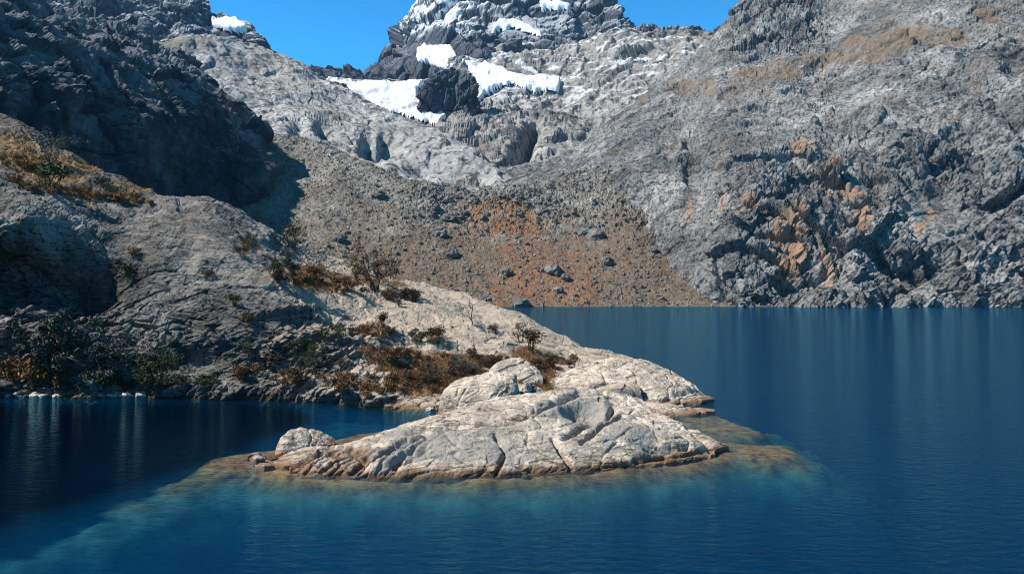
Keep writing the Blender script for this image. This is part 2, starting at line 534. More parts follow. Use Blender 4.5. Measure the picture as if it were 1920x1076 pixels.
kn = mound([(786, 205), (792, 170), (806, 150), (828, 134), (850, 130), (870, 138), (884, 152), (893, 180), (896, 200)],
           [(786, 208), (820, 212), (850, 212), (896, 206)], [(786, 1000), (896, 1010)],
           [(786, 1005), (840, 1060), (896, 1012)], 150, 120, rows=((.3, .06), (.7, .25)), back=60, under=25)
kn.push(crag(kn, 34, 8, 350, (0.2, 0.2, 0.9), k=(1, .45, .2, .1)))
kn.attrs['snow'] = np.zeros(kn.p.shape[:2]); kn.attrs['soil'] = kn.attrs['snow']
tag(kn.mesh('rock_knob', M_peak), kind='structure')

# snowfields: separate sheets of snow lying on the land
def in_poly(px, py, poly):
    c = np.zeros(px.shape, bool)
    n = len(poly)
    for i in range(n):
        x0, y0 = poly[i]; x1, y1 = poly[(i + 1) % n]
        if y0 == y1: continue
        cond = ((y0 > py) != (y1 > py)) & (px < (x1 - x0) * (py - y0) / (y1 - y0) + x0)
        c ^= cond
    return c
def snowfield(s, poly, lift, label, rock_share=0.5, wob=3, group=None):
    px, py = proj(s.p)
    w = fbm(s.base / 60, 4, 19, .5)
    inside = in_poly(px + wob * w, py + wob * 0.35 * fbm(s.base / 90, 3, 29, .5), poly)
    q = s.base + (s.p - s.base) * rock_share
    lo = s.n0 * (np.sum((s.p - s.base) * s.n0, -1, keepdims=True) * 0)
    inside &= np.sum(s.n0 * (s.base - np.array((0, 0, CAM_H), np.float32)), -1) < 0      # the near side of the ridge only
    sm = inside.astype(np.float32)
    for _ in range(5):
        sm = (sm + np.roll(sm, 1, 0) + np.roll(sm, -1, 0) + np.roll(sm, 1, 1) + np.roll(sm, -1, 1)) / 5
    inside = sm > .5
    fm = inside[:-1, :-1] & inside[:-1, 1:] & inside[1:, 1:] & inside[1:, :-1]
    # keep the one connected patch
    lab = np.where(fm, np.arange(1, fm.size + 1).reshape(fm.shape), 0)
    while True:
        n = lab.copy()
        n[1:] = np.maximum(n[1:], lab[:-1]); n[:-1] = np.maximum(n[:-1], lab[1:])
        n[:, 1:] = np.maximum(n[:, 1:], lab[:, :-1]); n[:, :-1] = np.maximum(n[:, :-1], lab[:, 1:])
        n = np.where(fm, n, 0)
        if (n == lab).all(): break
        lab = n
    ids, cnt = np.unique(lab[lab > 0], return_counts=True)
    if len(ids) == 0: return
    fm = lab == ids[np.argmax(cnt)]
    wt = np.zeros(inside.shape, np.float32)
    wt[:-1, :-1] = fm
    for _ in range(5):
        wt = (wt + np.roll(wt, 1, 0) + np.roll(wt, -1, 0) + np.roll(wt, 1, 1) + np.roll(wt, -1, 1)) / 5
    edge = sstep(.35, .95, wt)[..., None]
    pts = (q + s.n0 * lift) * edge + (s.p - s.n0 * 1.5) * (1 - edge)      # the rim runs into the rock
    nv, nu = s.p.shape[:2]
    idx = np.arange(nv * nu).reshape(nv, nu)
    f = np.stack([idx[:-1, :-1], idx[:-1, 1:], idx[1:, 1:], idx[1:, :-1]], -1)[fm]
    if len(f) < 4: return
    used, inv = np.unique(f, return_inverse=True)
    o = make_mesh('snowfield', pts.reshape(-1, 3)[used], inv.reshape(f.shape), M_snow, True)
    tag(o, label, 'snowfield', group)
snowfield(hw, [(585, 146), (645, 158), (798, 158), (783, 178), (792, 194), (816, 203), (841, 219), (820, 240), (764, 223),
               (697, 206), (634, 180)], 9.0, 'widest white snowfield filling the saddle left of the dark knob', 0.75)
snowfield(peak, [(787, 89), (828, 80), (854, 89), (868, 118), (845, 132), (826, 130), (786, 119)], 9.0,
          'small round snow bowl directly above the dark knob', 0.8)
snowfield(hw, [(858, 112), (932, 122), (969, 143), (1051, 150), (1052, 176), (999, 178), (961, 162), (940, 166), (905, 188),
               (890, 206), (884, 200), (894, 164), (876, 130)], 9.0,
          'long snow tongue running right from the dark knob', 0.6)
snowfield(peak, [(961, 33), (1025, 67), (1006, 71), (961, 56), (917, 67), (930, 38)], 8.0,
          'sloping snow band on the middle of the summit face', 0.8)
snowfield(peak, [(1010, 7), (1043, 0), (1088, 20), (1062, 22), (1013, 26)], 8.0,
          'uppermost right snow patch close under the summit skyline', 0.8)
snowfield(peak, [(1073, 78), (1099, 82), (1140, 85), (1138, 95), (1088, 95)], 9.0,
          'thin snow strip on the right shoulder of the summit', 0.8)
snowfield(rid, [(392, 36), (440, 38), (466, 52), (464, 70), (430, 64), (400, 54)], 7.0,
          'bright snow patch on the upper left ridge beside the sky', 0.8, 2)

# pale slabs sloping down from the upper left
xs = np.array([60, 150, 270, 400, 500, 560, 600, 650, 700, 800, 880, 940, 1000, 1080])
bot = [(60, 330), (400, 330), (500, 310), (600, 318), (700, 348), (800, 376), (880, 392), (950, 400), (1080, 410)]
top = [(60, 40), (150, 56), (270, 74), (400, 76), (450, 82), (500, 94), (560, 122), (600, 148), (650, 178), (700, 202),
       (800, 246), (880, 292), (940, 328), (1000, 352), (1080, 372)]
slab = column_sheet(xs, bot, top, [(60, 520), (500, 500), (600, 490), (700, 472), (800, 462), (1080, 480)],
                    [(60, 680), (270, 720), (500, 850), (600, 800), (700, 740), (800, 680), (940, 600), (1080, 540)],
                    [(0, 0), (.25, .18), (.5, .42), (.75, .7), (1, 1)], 620, 330, back=((30, -18), (120, -120)))
spx, spy = proj(slab.base)
h = crag(slab, 22, 1.6, 400, (0.6, -0.75, -0.3), k=(1, .5, .3, .15), along=3) + 1.6 * joints(slab.base, (.3, -.5, .8), 9, 470, 0.9) + 5 * (ridged(slab.base / 110, 4, 430) - .5)
h -= 16 * blob(spx, spy, 770, 300, 40, 14) + 18 * blob(spx, spy, 850, 330, 45, 12) + 12 * blob(spx, spy, 560, 270, 14, 30)
h -= 8 * sstep(.75, .85, slab.v) * sstep(520, 580, spx)
h -= 36 * crease(spx, spy, [(690, 276), (780, 312), (900, 352)], 15) + 14 * crease(spx, spy, [(720, 262), (830, 300), (910, 338)], 8)
h -= 10 * crease(spx, spy, [(600, 240), (700, 290)], 9)
slab.push(soften(h, 1))
slab.attrs['soil'] = np.clip(sstep(.05, .5, fbm(slab.p / 45, 3, 22)) * 0.25 + sstep(420, 300, spx) * 0.5, 0, 1)
tag(slab.mesh('slab_slope', M_slab), kind='structure')

# ------------------------------------------------------------------ dark left cliff
def rib(px, ys, ds):
    if not isinstance(px, (list, tuple)): px = [px] * len(ys)
    return [W(x, y, d) for x, y, d in zip(px, ys, ds)]
ribs = [
    rib(-420, [640, 480, 330, 160, -20, -150, -260], [180, 185, 190, 200, 240, 290, 340]),
    rib(-200, [600, 440, 310, 160, 20, -70, -150], [215, 220, 226, 235, 270, 320, 370]),
    rib(0, [500, 390, 290, 190, 95, 25, -25], [255, 259, 264, 272, 290, 330, 380]),
    rib(150, [490, 400, 310, 220, 145, 85, 44], [300, 303, 308, 315, 335, 375, 425]),
    rib(270, [480, 410, 325, 245, 185, 130, 86], [335, 338, 342, 348, 364, 405, 470]),
    rib(360, [480, 412, 335, 265, 212, 172, 138], [372, 374, 377, 381, 394, 425, 480]),
    rib(415, [480, 420, 350, 288, 242, 214, 196], [402, 402, 404, 407, 415, 435, 475]),
    rib([468, 480, 496, 490, 478, 464, 448], [480, 396, 345, 300, 272, 256, 244], [424, 422, 418, 420, 426, 440, 472]),
    rib([474, 490, 507, 500, 487, 472, 455], [480, 392, 342, 298, 274, 260, 250], [440, 440, 440, 440, 444, 455, 478]),
    rib([448, 464, 477, 470, 458, 446, 434], [480, 392, 342, 302, 282, 270, 262], [500, 500, 500, 500, 500, 500, 500]),
]
C = np.transpose(np.array(ribs), (1, 0, 2))
bk = C[-1:].copy(); bk[..., 1] += 40; bk[..., 2] -= 25
lc = Sheet(np.concatenate([C, bk]), 560, 420)
h = crag(lc, 30, 4.5, 500, (0.3, 0.3, 0.9), k=(1, .4, .16, .08), along=2) + 5 * (ridged(lc.base / 60, 4, 530) - .5) \
    + 2.0 * joints(lc.base, (.2, .4, .85), 9, 560) + 1.5 * joints(lc.base, (.5, .8, -.1), 7, 570)
lpx, lpy = proj(lc.base)
lc.push(h * np.where(lpx > 500, 0.5, 1))
lc.attrs['soil'] = sstep(.35, .8, .6 * lc.n0[..., 2] + .4 * lc.normals()[..., 2] + 0.35 * fbm(lc.p / 14, 4, 4)) * 0.7  # no earth here: lit-top lightening put into the colour of up-facing rock
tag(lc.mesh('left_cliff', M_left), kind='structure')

# ------------------------------------------------------------------ right mountain
xs = np.array([940, 1050, 1150, 1200, 1240, 1300, 1360, 1420, 1480, 1560, 1660, 1760, 1860, 1960, 2100, 2300, 2600])
bot = [(940, 372), (1050, 362), (1150, 345), (1200, 362), (1240, 425), (1300, 510), (1365, 576), (2600, 576)]
dbo = [(940, 560), (1050, 520), (1150, 475), (1200, 440), (1240, 402), (1300, 358), (1365, 324), (2600, 324)]
top = [(940, 352), (1050, 318), (1100, 284), (1180, 220), (1250, 168), (1325, 112), (1345, 62), (1365, 40), (1400, 20),
       (1480, 0), (1560, 2), (1600, -40), (1760, -130), (1960, -210), (2600, -330)]
dto = [(940, 620), (1050, 620), (1180, 660), (1300, 700), (1400, 720), (1560, 700), (1700, 680), (2600, 700)]
rm = column_sheet(xs, bot, top, dbo, dto,
                  [(0, 0), (.12, .03), (.28, .09), (.42, .17), (.55, .29), (.7, .49), (.85, .73), (1, 1)],
                  1250, 860, back=((30, -14), (200, -160)), under=((-4, -9),))
rpx, rpy = proj(rm.base)
cliffy = sstep(0.25, 0.75, 1 - rm.n0[..., 2] + 0.12 * perlin(rm.base / 40, 3)) * sstep(1180, 1260, rpx)
cliffy = np.clip(sstep(150, 330, rpy - (1900 - rpx) * 0.12) * sstep(1170, 1270, rpx), 0, 1)
hc = crag(rm, 36, 7.5, 600, (-0.5, 0.2, 0.75), k=(1, .40, .2, .11), along=1.5) + 5.5 * joints(rm.base, (-.5, .15, .85), 27, 621, .35) \
    + 5.0 * joints(rm.base, (.85, .2, .3), 20, 622, .35) + 1.7 * joints(rm.base, (-.45, .1, .85), 8, 611) \
    + 1.5 * joints(rm.base, (.8, .2, .35), 6.5, 612) + 0.7 * joints(rm.base, (-.2, .1, .95), 2.8, 613) + 0.6 * joints(rm.base, (.75, .2, -.5), 2.4, 614) + 3 * ridged(rot_scale(rm.base, (-.45, .2, .8), 110, 45), 4, 640)
hs = crag(rm, 15, 1.3, 660, (-0.7, 0.3, -0.45), k=(1, .6, .4, .2), along=2.5) + 1.3 * joints(rm.base, (-.4, -.3, .85), 6, 671, .9) + 7 * ridged(rm.base / 90, 4, 690)
hol = 0
for (x, y, rx, ry, a) in ((1820, 345, 90, 45, 14), (1480, 330, 30, 20, 6), (1790, 262, 46, 14, 8), (1480, 385, 26, 22, 8), (1300, 330, 16, 45, 8),
                          (1560, 300, 26, 26, 7), (1580, 445, 30, 30, 8), (1500, 545, 60, 18, 8), (1700, 520, 70, 24, 9), (1840, 440, 40, 40, 8),
                          (1255, 300, 12, 22, 5), (1900, 120, 26, 34, 9), (1640, 350, 18, 30, 6), (1430, 400, 30, 16, 6),
                          (1850, 520, 60, 20, 4)):
    hol = hol + 0.6 * a * sstep(.05, .95, blob(rpx + 14 * perlin(rm.base / 9, 33), rpy + 14 * perlin(rm.base / 9, 34), x, y, rx * 1.25, ry * 1.25))
cliffy = np.maximum(cliffy, .95 * sstep(.2, .6, blob(rpx, rpy, 1430, 60, 130, 70)))
hc = .45 * hc + .55 * soften(hc, 1)
hc = hc * (.3 + .7 * sstep(1290, 1460, rpx)) - 2.5 * sstep(1460, 1330, rpx)
hc = hc * (1 - .85 * sstep(.1, .6, blob(rpx, rpy, 1745, 400, 60, 60)))
rm.push(hc * cliffy + soften(hs, 1) * (1 - 0.6 * cliffy) - hol)
wm = 0
for (x, y, rx, ry) in ((1290, 390, 10, 40), (1355, 370, 12, 45), (1400, 415, 30, 26), (1470, 455, 40, 34), (1560, 375, 55, 36),
                       (1545, 520, 26, 50), (1750, 405, 24, 26), (1500, 290, 30, 18), (1610, 420, 30, 50), (1460, 480, 30, 30),
                       (1480, 510, 40, 40), (1720, 440, 20, 18)):
    wm = wm + blob(rpx, rpy, x, y, rx * .8, ry * .8)
rm.attrs['warm'] = sstep(.35, .75, np.clip(wm, 0, 1) * 0.8 + 1.3 * fbm(rm.p / 5, 5, 41, .65) * np.clip(wm, 0, 1)) * 0.75
so = 0
for (x, y, rx, ry) in ((1540, 135, 90, 18), (1780, 95, 90, 22), (1850, 45, 30, 20), (1660, 100, 60, 26), (1420, 160, 60, 16),
                       (1640, 130, 40, 12), (1290, 180, 40, 14), (1195, 190, 20, 12)):
    so = so + blob(rpx, rpy, x, y, rx, ry)
rm.attrs['soil'] = np.clip(sstep(.3, .9, so + 0.7 * fbm(rm.p / 16, 4, 43)) * 0.8
                           + sstep(.1, .5, fbm(rm.p / 40, 3, 44)) * 0.35 * (1 - cliffy), 0, 1)
tag(rm.mesh('right_mountain', M_right), kind='structure')

# ------------------------------------------------------------------ scree slope and moraine
xs = np.array([200, 330, 420, 500, 560, 620, 700, 780, 860, 940, 1020, 1100, 1180, 1250, 1330, 1450])
bot = [(200, 576), (1450, 576)]
top = [(200, 330), (420, 290), (500, 258), (560, 256), (620, 272), (700, 312), (780, 348), (860, 362), (940, 362),
       (1020, 352), (1100, 330), (1180, 305), (1250, 330), (1450, 400)]
dto = [(200, 440), (420, 470), (560, 478), (700, 462), (800, 450), (940, 462), (1100, 480), (1200, 490), (1450, 500)]
sr = column_sheet(xs, bot, top, [(200, 323), (1450, 323)], dto,
                  [(0, 0), (.15, .13), (.35, .33), (.6, .58), (.85, .84), (1, 1)], 700, 340, back=((14, -4), (60, -30)),
                  under=((-8, -5),))
qpx, qpy = proj(sr.base)
mor = sstep(470, 395, qpy - 10 * perlin(sr.base / 20, 2)) * sstep(700, 860, qpx)
h = 2.2 * fbm(sr.base / 45, 3, 700) + 0.75 * fbm(sr.base / 5.0, 4, 710)
f1, e1 = facet(sr.base / 3.2, 720, 1.2)
f2, e2 = facet(sr.base / 1.5, 730, 1.2)
h = h + (0.55 * f1 + 0.3 * f2) * (0.5 + 1.1 * mor)
h += 4.5 * mor * ridged(sr.base / 30, 3, 740) * 0.5
sr.push(h * sstep(-3, 3.0, sr.base[..., 2]))
ora = 0
for (x, y, rx, ry) in ((950, 420, 80, 34), (1010, 500, 100, 60), (980, 555, 120, 34), (1060, 545, 60, 40), (930, 400, 50, 16)):
    ora = ora + blob(qpx, qpy, x, y, rx, ry)
n = fbm(sr.p / 18, 6, 750, 0.62)
brown = sstep(395, 520, qpy + 40 * n) * sstep(600, 820, qpx) + sstep(1100, 1180, qpx) * sstep(350, 420, qpy) * 0.7
ora_m = sstep(.3, 1.1, np.clip(ora, 0, 1.2) + 0.5 * n)
sr.attrs['soil'] = np.clip(brown * 0.95 + ora_m * 0.4 + .12 + .35 * sstep(330, 470, qpy) + .3 * n, 0, 0.97) * (1 - mor * 0.35)
sr.attrs['warm'] = ora_m * 0.85 * np.clip(.6 + 1.0 * fbm(sr.p / 4, 4, 755, .65), 0, 1)
M_scree = rock_mat('scree_rubble', (.115, .106, .092), (.22, .202, .175), (.34, .315, .28), 0.06, 0.8, 0.7, bump_str=1.0, specks=(0.9, 0.42, 0.35),
                   soil=(.150, .110, .077), warm=(.42, .20, .07), fine=0.5)
# warm is laid under soil in rock_mat; the scree wants it on top
nt = M_scree.node_tree
bs = next(x for x in nt.nodes if x.type == 'BSDF_PRINCIPLED')
src = bs.inputs['Base Color'].links[0].from_socket
nt.links.new(mixc(nt.nodes, nt.links, attr(nt.nodes, 'warm'), src, (.21, .10, .045)), bs.inputs['Base Color'])
tag(sr.mesh('scree_slope', M_scree), kind='structure')

# ------------------------------------------------------------------ near headland
cols = [  # px, [(py, d) ...] foot .. crest
    (-420, [(750, 56.3), (640, 57), (450, 58), (230, 60), (60, 63), (-60, 70), (-120, 92)]),
    (-200, [(741, 58.6), (680, 60.5), (585, 62), (470, 64), (360, 67), (270, 77), (170, 94)]),
    (0, [(740, 59.1), (690, 60.8), (600, 62.5), (500, 63.5), (400, 66), (318, 76), (233, 92)]),
    (110, [(739, 59.4), (700, 60.5), (610, 62), (510, 64), (425, 67), (360, 76), (301, 90)]),
    (230, [(739, 59.4), (700, 60.5), (620, 62.5), (530, 65), (450, 69), (400, 77), (361, 88)]),
    (330, [(740, 59.3), (690, 61), (620, 63), (540, 66), (465, 70), (420, 77), (393, 86)]),
    (400, [(741, 59), (690, 61), (620, 63), (545, 66), (475, 70.5), (425, 77), (391, 85)]),
    (480, [(742, 58.8), (690, 61), (625, 63), (560, 66), (510, 71), (470, 78), (435, 86)]),
    (580, [(744, 58.2), (705, 60), (650, 62.5), (605, 66), (565, 72), (525, 80), (488, 90)]),
    (680, [(750, 56.6), (715, 59), (670, 62), (625, 66), (585, 73), (555, 81), (522, 92)]),
    (780, [(762, 53.8), (725, 57), (685, 60.5), (645, 66), (608, 74), (578, 82), (552, 93)]),
    (880, [(770, 52), (735, 55.5), (700, 60), (662, 66.5), (628, 75), (602, 83), (580, 92)]),
    (960, [(770, 52), (738, 55.5), (706, 60), (675, 67), (647, 75), (626, 82), (608, 89)]),
    (1040, [(766, 53), (742, 56), (716, 60.5), (692, 66.5), (670, 73), (652, 79), (640, 85)]),
    (1130, [(760, 54), (746, 57.5), (728, 61), (708, 66), (692, 71), (680, 75), (669, 80)]),
    (1200, [(760, 54.5), (752, 57.5), (740, 61), (728, 65), (714, 70), (704, 74), (694, 78)]),
]
def shade_spur(x, y, hts):        # unseen, added to shade the left water: a steep spur along the bay
    return [(x - dx, y, z) for dx, z in zip((0, 1, 2, 3, 4.5, 8, 16), hts)]
ctrl = [shade_spur(-43, 14, (0, 5, 11, 17, 22, 26, 28)), shade_spur(-45, 26, (0, 10, 19, 28, 36, 42, 46)), shade_spur(-46, 44, (0, 10, 19, 28, 36, 42, 46)),
        shade_spur(-45, 51.5, (0, 4, 7, 10, 12, 15, 20))] + [[W(x, *c[k]) for k in range(7)] for x, c in cols[1:]]
ctrl = np.transpose(np.array(ctrl), (1, 0, 2))
away = np.zeros_like(ctrl[0]); away[:, 1] = 1.0; away[:4] = (-1, 0, 0)
rows = [ctrl[0] * (1, 1, 0) - away * 1.5 + np.array((0, 0, -3.5))] + [ctrl[k] for k in range(7)]
rows += [ctrl[6] * (1, 1, 0.80) + away * 4.5 - np.array((0, 0, .3)), ctrl[6] * (1, 1, 0.3) + away * 11 - np.array((0, 0, 2.0)),
         ctrl[6] * (1, 1, 0) + away * 18 - np.array((0, 0, 6.0))]
hd = Sheet(rows, 1000, 620)
npx, npy = proj(hd.base)
steep = sstep(.75, .35, hd.n0[..., 2])
q1 = rot_scale(hd.base, (0.8, 0.1, 0.35), 7.0, 2.2)
f1, e1 = facet(q1, 800, 1.2)
f2, e2 = facet(q1 * 2.4, 810, 1.2)
f3, e3 = facet(q1 * 5.5, 820, 1.2)
h_rough = 0.9 * f1 + 0.42 * f2 + 0.26 * f3 - 0.35 * np.exp(-(e1 / .07) ** 2) - 0.16 * np.exp(-(e2 / .09) ** 2)
qs = rot_scale(hd.base, (0.75, -0.1, -0.22), 12.0, 0.9)
h_slab = 0.19 * ridged(qs, 5, 830, 0.62) + 0.5 * fbm(hd.base / 6, 3, 840) + 0.2 * joints(hd.base, (.1, -.4, .9), 1.4, 883, .8)
rough_w = np.clip(steep * 1.0 + 0.18, 0, 1)
rough_w = np.maximum(rough_w, blob(npx, npy, 620, 680, 170, 70))
h_rough = h_rough + 0.55 * joints(hd.base, (.45, .2, .85), 1.6, 880) + 0.4 * joints(hd.base, (.7, .3, -.5), 1.3, 881) + 0.22 * joints(hd.base, (.4, .2, .9), .5, 882)
h = h_rough * rough_w * 0.8 * (1 - .65 * blob(npx, npy, 430, 470, 130, 75)) * (1 - .4 * blob(npx, npy, 900, 610, 260, 40)) + h_slab * (1 - 0.6 * rough_w) + 1.6 * ridged(hd.base / 16, 3, 850) * (0.35 + 0.65 * rough_w)
# overhang shade band under the upper ledge on the left, and two recesses in the foot
h -= 6.5 * sstep(.0, 1.0, blob(npx, npy, 40, 520, 200, 80)) + 3.0 * blob(npx, npy, 20, 640, 60, 50) + 1.4 * blob(npx, npy, 640, 600, 60, 13) + 1.8 * blob(npx, npy, 560, 690, 60, 34)
h -= 2.0 * blob(npx, npy, 760, 690, 50, 22) + 1.5 * blob(npx, npy, 60, 640, 120, 60)
h += 1.2 * blob(npx, npy, 550, 612, 70, 9)
h = h * (1 - .75 * blob(npx, npy, 980, 730, 170, 50))
hd.push(h * sstep(-2.5, 1.0, hd.base[..., 2] + 0.6))
soil = 0
for (x, y, rx, ry) in ((60, 320, 70, 26), (200, 378, 90, 12), (560, 528, 70, 16), (680, 545, 110, 11), (740, 680, 80, 26),
                       (850, 700, 80, 26), (780, 735, 60, 24), (1010, 684, 60, 14), (1005, 712, 40, 18), (1045, 728, 30, 12), (20, 280, 40, 26), (130, 340, 60, 20),  # the two between the boulders are gap shade painted in soil colour
                       (50, 700, 90, 26), (600, 560, 40, 10), (700, 640, 40, 12), (460, 470, 20, 16), (800, 720, 60, 24)):
    soil = soil + blob(npx, npy, x, y, rx, ry)
hd.attrs['soil'] = sstep(.35, .75, np.clip(soil, 0, 1) + 0.45 * fbm(hd.p / 1.6, 4, 860)) * sstep(.15, .5, hd.normals()[..., 2] + .3)
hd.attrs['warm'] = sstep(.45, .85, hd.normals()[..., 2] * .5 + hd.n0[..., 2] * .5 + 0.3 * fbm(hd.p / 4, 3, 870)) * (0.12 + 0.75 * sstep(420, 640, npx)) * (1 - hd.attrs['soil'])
hd.attrs['algae'] = sstep(.35, -.1, hd.p[..., 2]) * 0.85
tag(hd.mesh('headland', M_near), kind='structure')

# ------------------------------------------------------------------ rocks in the lake
def granite(s, seed, dirv, amp, crack=0.5, rough=1.0):
    q = rot_scale(s.base, dirv, 3.6, 0.55)
    h = amp * 0.22 * ridged(q, 4, seed, 0.55) + amp * 0.45 * fbm(s.base / 2.6, 4, seed + 9)
    f, e = facet(rot_scale(s.base, dirv, 4.2, 1.7), seed + 20, 0.8)
    f2, e2 = facet(rot_scale(s.base, dirv, 1.5, 0.6), seed + 30, 0.9)
    h = h + amp * (0.5 * f + 0.30 * f2 * rough) + 0.035 * fbm(s.base / 0.35, 4, seed + 60, .65) - crack * 0.35 * np.exp(-(e / .05) ** 2) - crack * 0.1 * np.exp(-(e2 / .06) ** 2)
    h = h + amp * 0.5 * joints(s.base, np.cross(dirv, (0, 1, 0.4)), 0.9, seed + 70) * (perlin(s.base / 2.5, seed + 80) > -.05)
    return h - h.mean()

isle_base = [(498, 868), (530, 880), (560, 886), (640, 890), (760, 893), (900, 890), (1100, 880), (1280, 866), (1345, 852), (1366, 840)]
isle_sil = [(498, 866), (520, 855), (545, 843), (640, 834), (750, 800), (800, 787), (870, 764), (940, 748), (1000, 739), (1080, 735),
            (1150, 735), (1200, 760), (1290, 798), (1330, 822), (1366, 838)]
db = [(x, shore_d(y)) for x, y in isle_base]
isle = mound(isle_sil, isle_base, db, [(498, 36.2), (560, 38), (750, 41.5), (940, 44), (1150, 45), (1250, 42.5), (1330, 40), (1366, 39.6)],
             760, 420, rows=((.2, .10), (.42, .26), (.62, .45), (.82, .70)), back=5.0, under=2.0, back_share=(.55, 0))
ipx, ipy = proj(isle.base)
h = granite(isle, 900, (0.85, 0.15, 0.35), 0.15, 0.25, 1.5)
L1 = [(700, 866), (745, 846), (800, 818), (860, 806), (940, 800), (1000, 783), (1045, 760), (1085, 742), (1130, 737)]
h -= 0.50 * crease(ipx, ipy, L1, 5) - 0.28 * crease(ipx, ipy - 14, L1, 10) - 0.25 * crease(ipx, ipy + 16, L1, 12)
h -= 0.35 * crease(ipx, ipy, [(540, 880), (600, 852), (680, 838), (760, 822), (800, 806)], 4)
h -= 0.30 * crease(ipx, ipy, [(660, 888), (690, 852), (722, 836)], 5) + 0.22 * crease(ipx, ipy, [(600, 886), (640, 856), (690, 842)], 3)
h -= 0.30 * crease(ipx, ipy, [(930, 890), (948, 850), (930, 824)], 4) + 0.35 * crease(ipx, ipy, [(1036, 826), (1062, 862), (1072, 878)], 4)
h -= 0.45 * crease(ipx, ipy, [(1060, 822), (1090, 800), (1140, 780), (1150, 766)], 5) + 0.30 * crease(ipx, ipy, [(1090, 830), (1130, 800), (1165, 780)], 4)
h -= 0.75 * sstep(.3, .8, blob(ipx, ipy, 1092, 774, 46, 17))
h -= 0.55 * crease(ipx, ipy, [(1195, 862), (1250, 850), (1300, 846), (1340, 850)], 6) + 0.35 * crease(ipx, ipy, [(1210, 842), (1290, 836)], 4)
h -= 0.30 * crease(ipx, ipy, [(1290, 800), (1330, 836)], 5)
h -= 0.25 * crease(ipx, ipy, [(740, 880), (760, 856), (800, 850)], 4) + 0.3 * crease(ipx, ipy, [(800, 826), (850, 800), (880, 795)], 5)
h += 0.25 * blob(ipx, ipy, 880, 845, 120, 22) + 0.25 * blob(ipx, ipy, 1190, 815, 60, 26)
for i in range(13):
    x = 536 + i * 17
    h -= (0.07 + 0.05 * (i % 3)) * crease(ipx, ipy, [(x, 890), (x + 16, 872), (x + 44, 855), (x + 92, 838 - i * 1.2)], 2.2)
fringe = sstep(0, .09, isle.u) * sstep(1, .93, isle.u)
isle.push(h * (0.15 + 0.85 * fringe) * sstep(-0.5, 0.4, isle.base[..., 2] + 0.2))
nn = isle.normals()
gm = (blob(ipx, ipy, 910, 845, 150, 36) + blob(ipx, ipy, 1180, 822, 70, 30) + blob(ipx, ipy, 710, 862, 70, 26) + blob(ipx, ipy, 1100, 780, 60, 26)  # grey patches: lichen plus shade of the lower front and hollow, put into colour
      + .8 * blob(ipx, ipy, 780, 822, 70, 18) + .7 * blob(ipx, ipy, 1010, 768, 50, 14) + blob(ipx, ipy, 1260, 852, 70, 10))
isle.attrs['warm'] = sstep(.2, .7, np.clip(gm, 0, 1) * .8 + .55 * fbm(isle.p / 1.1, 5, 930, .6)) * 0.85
isle.attrs['algae'] = sstep(.36, .06, isle.p[..., 2] + 0.16 * perlin(isle.p / .8, 4)) * 0.9
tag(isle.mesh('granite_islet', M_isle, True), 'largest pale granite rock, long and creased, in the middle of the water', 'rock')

def lake_rock(label, sil, base, dcrest, seed, nu=220, nv=160, amp=0.22, back=3.5, rows=((.4, .22), (.75, .55)), dbase=None, warm=0.25,
              crack=.4, extra=None):
    db_ = [(x, shore_d(y)) for x, y in base] if dbase is None else dbase
    s = mound(sil, base, db_, dcrest, nu, nv, rows=rows, back=back, under=1.2)
    h = granite(s, seed, (0.8, 0.3, 0.45), amp, crack)
    if extra is not None:
        h = h + extra(*proj(s.base))
    s.push(h * (0.2 + 0.8 * sstep(0, .1, s.u) * sstep(1, .9, s.u)))
    s.attrs['warm'] = sstep(.2, .7, fbm(s.p / 1.2, 4, seed + 50)) * warm
    s.attrs['algae'] = sstep(.36, .06, s.p[..., 2] + 0.16 * perlin(s.p / .8, 4)) * 0.85
    return tag(s.mesh('rock', M_isle, True), label, 'rock'), s

lake_rock('long smooth pale rock dome reaching farthest right into the lake',
          [(1030, 712), (1060, 700), (1100, 682), (1140, 671), (1165, 669), (1210, 676), (1260, 697), (1300, 722), (1325, 738), (1339, 747)],
          [(1030, 752), (1120, 755), (1250, 758), (1310, 757), (1339, 750)],
          [(1030, 60), (1165, 63), (1260, 60.5), (1339, 57)], 1000, 340, 220, 0.2, 5.0,
          extra=lambda x, y: -0.3 * crease(x, y, [(1240, 755), (1262, 742), (1300, 732), (1330, 738)], 5)
          - 0.25 * crease(x, y, [(1060, 735), (1130, 722), (1200, 738), (1240, 752)], 5))
lake_rock('pale low shelf of rock between the islet and the long dome',
          [(1120, 742), (1160, 738), (1200, 750), (1260, 757), (1310, 764), (1340, 768)],
          [(1120, 778), (1200, 779), (1290, 778), (1340, 773)],
          [(1120, 53), (1200, 54), (1340, 51.5)], 1030, 200, 100, 0.1, 2.0, warm=0.05)
lake_rock('big rounded pinkish boulder behind the left half of the islet',
          [(818, 772), (826, 745), (845, 722), (880, 706), (920, 699), (955, 702), (972, 712), (979, 740), (981, 765)],
          [(818, 777), (860, 782), (930, 782), (981, 775)],
          [(818, 50), (900, 52.6), (981, 51.2)], 1060, 220, 190, 0.16, 2.6, warm=0.1, rows=((.4, .12), (.78, .42)), crack=.2)
lake_rock('small wedge of pale rock leaning on the right of the pinkish boulder',
          [(968, 770), (976, 722), (990, 715), (1010, 728), (1035, 740), (1050, 748)],
          [(968, 775), (1010, 765), (1050, 756)], [(968, 53), (1000, 54.5), (1050, 55)], 1090, 120, 90, 0.12, 2.0)
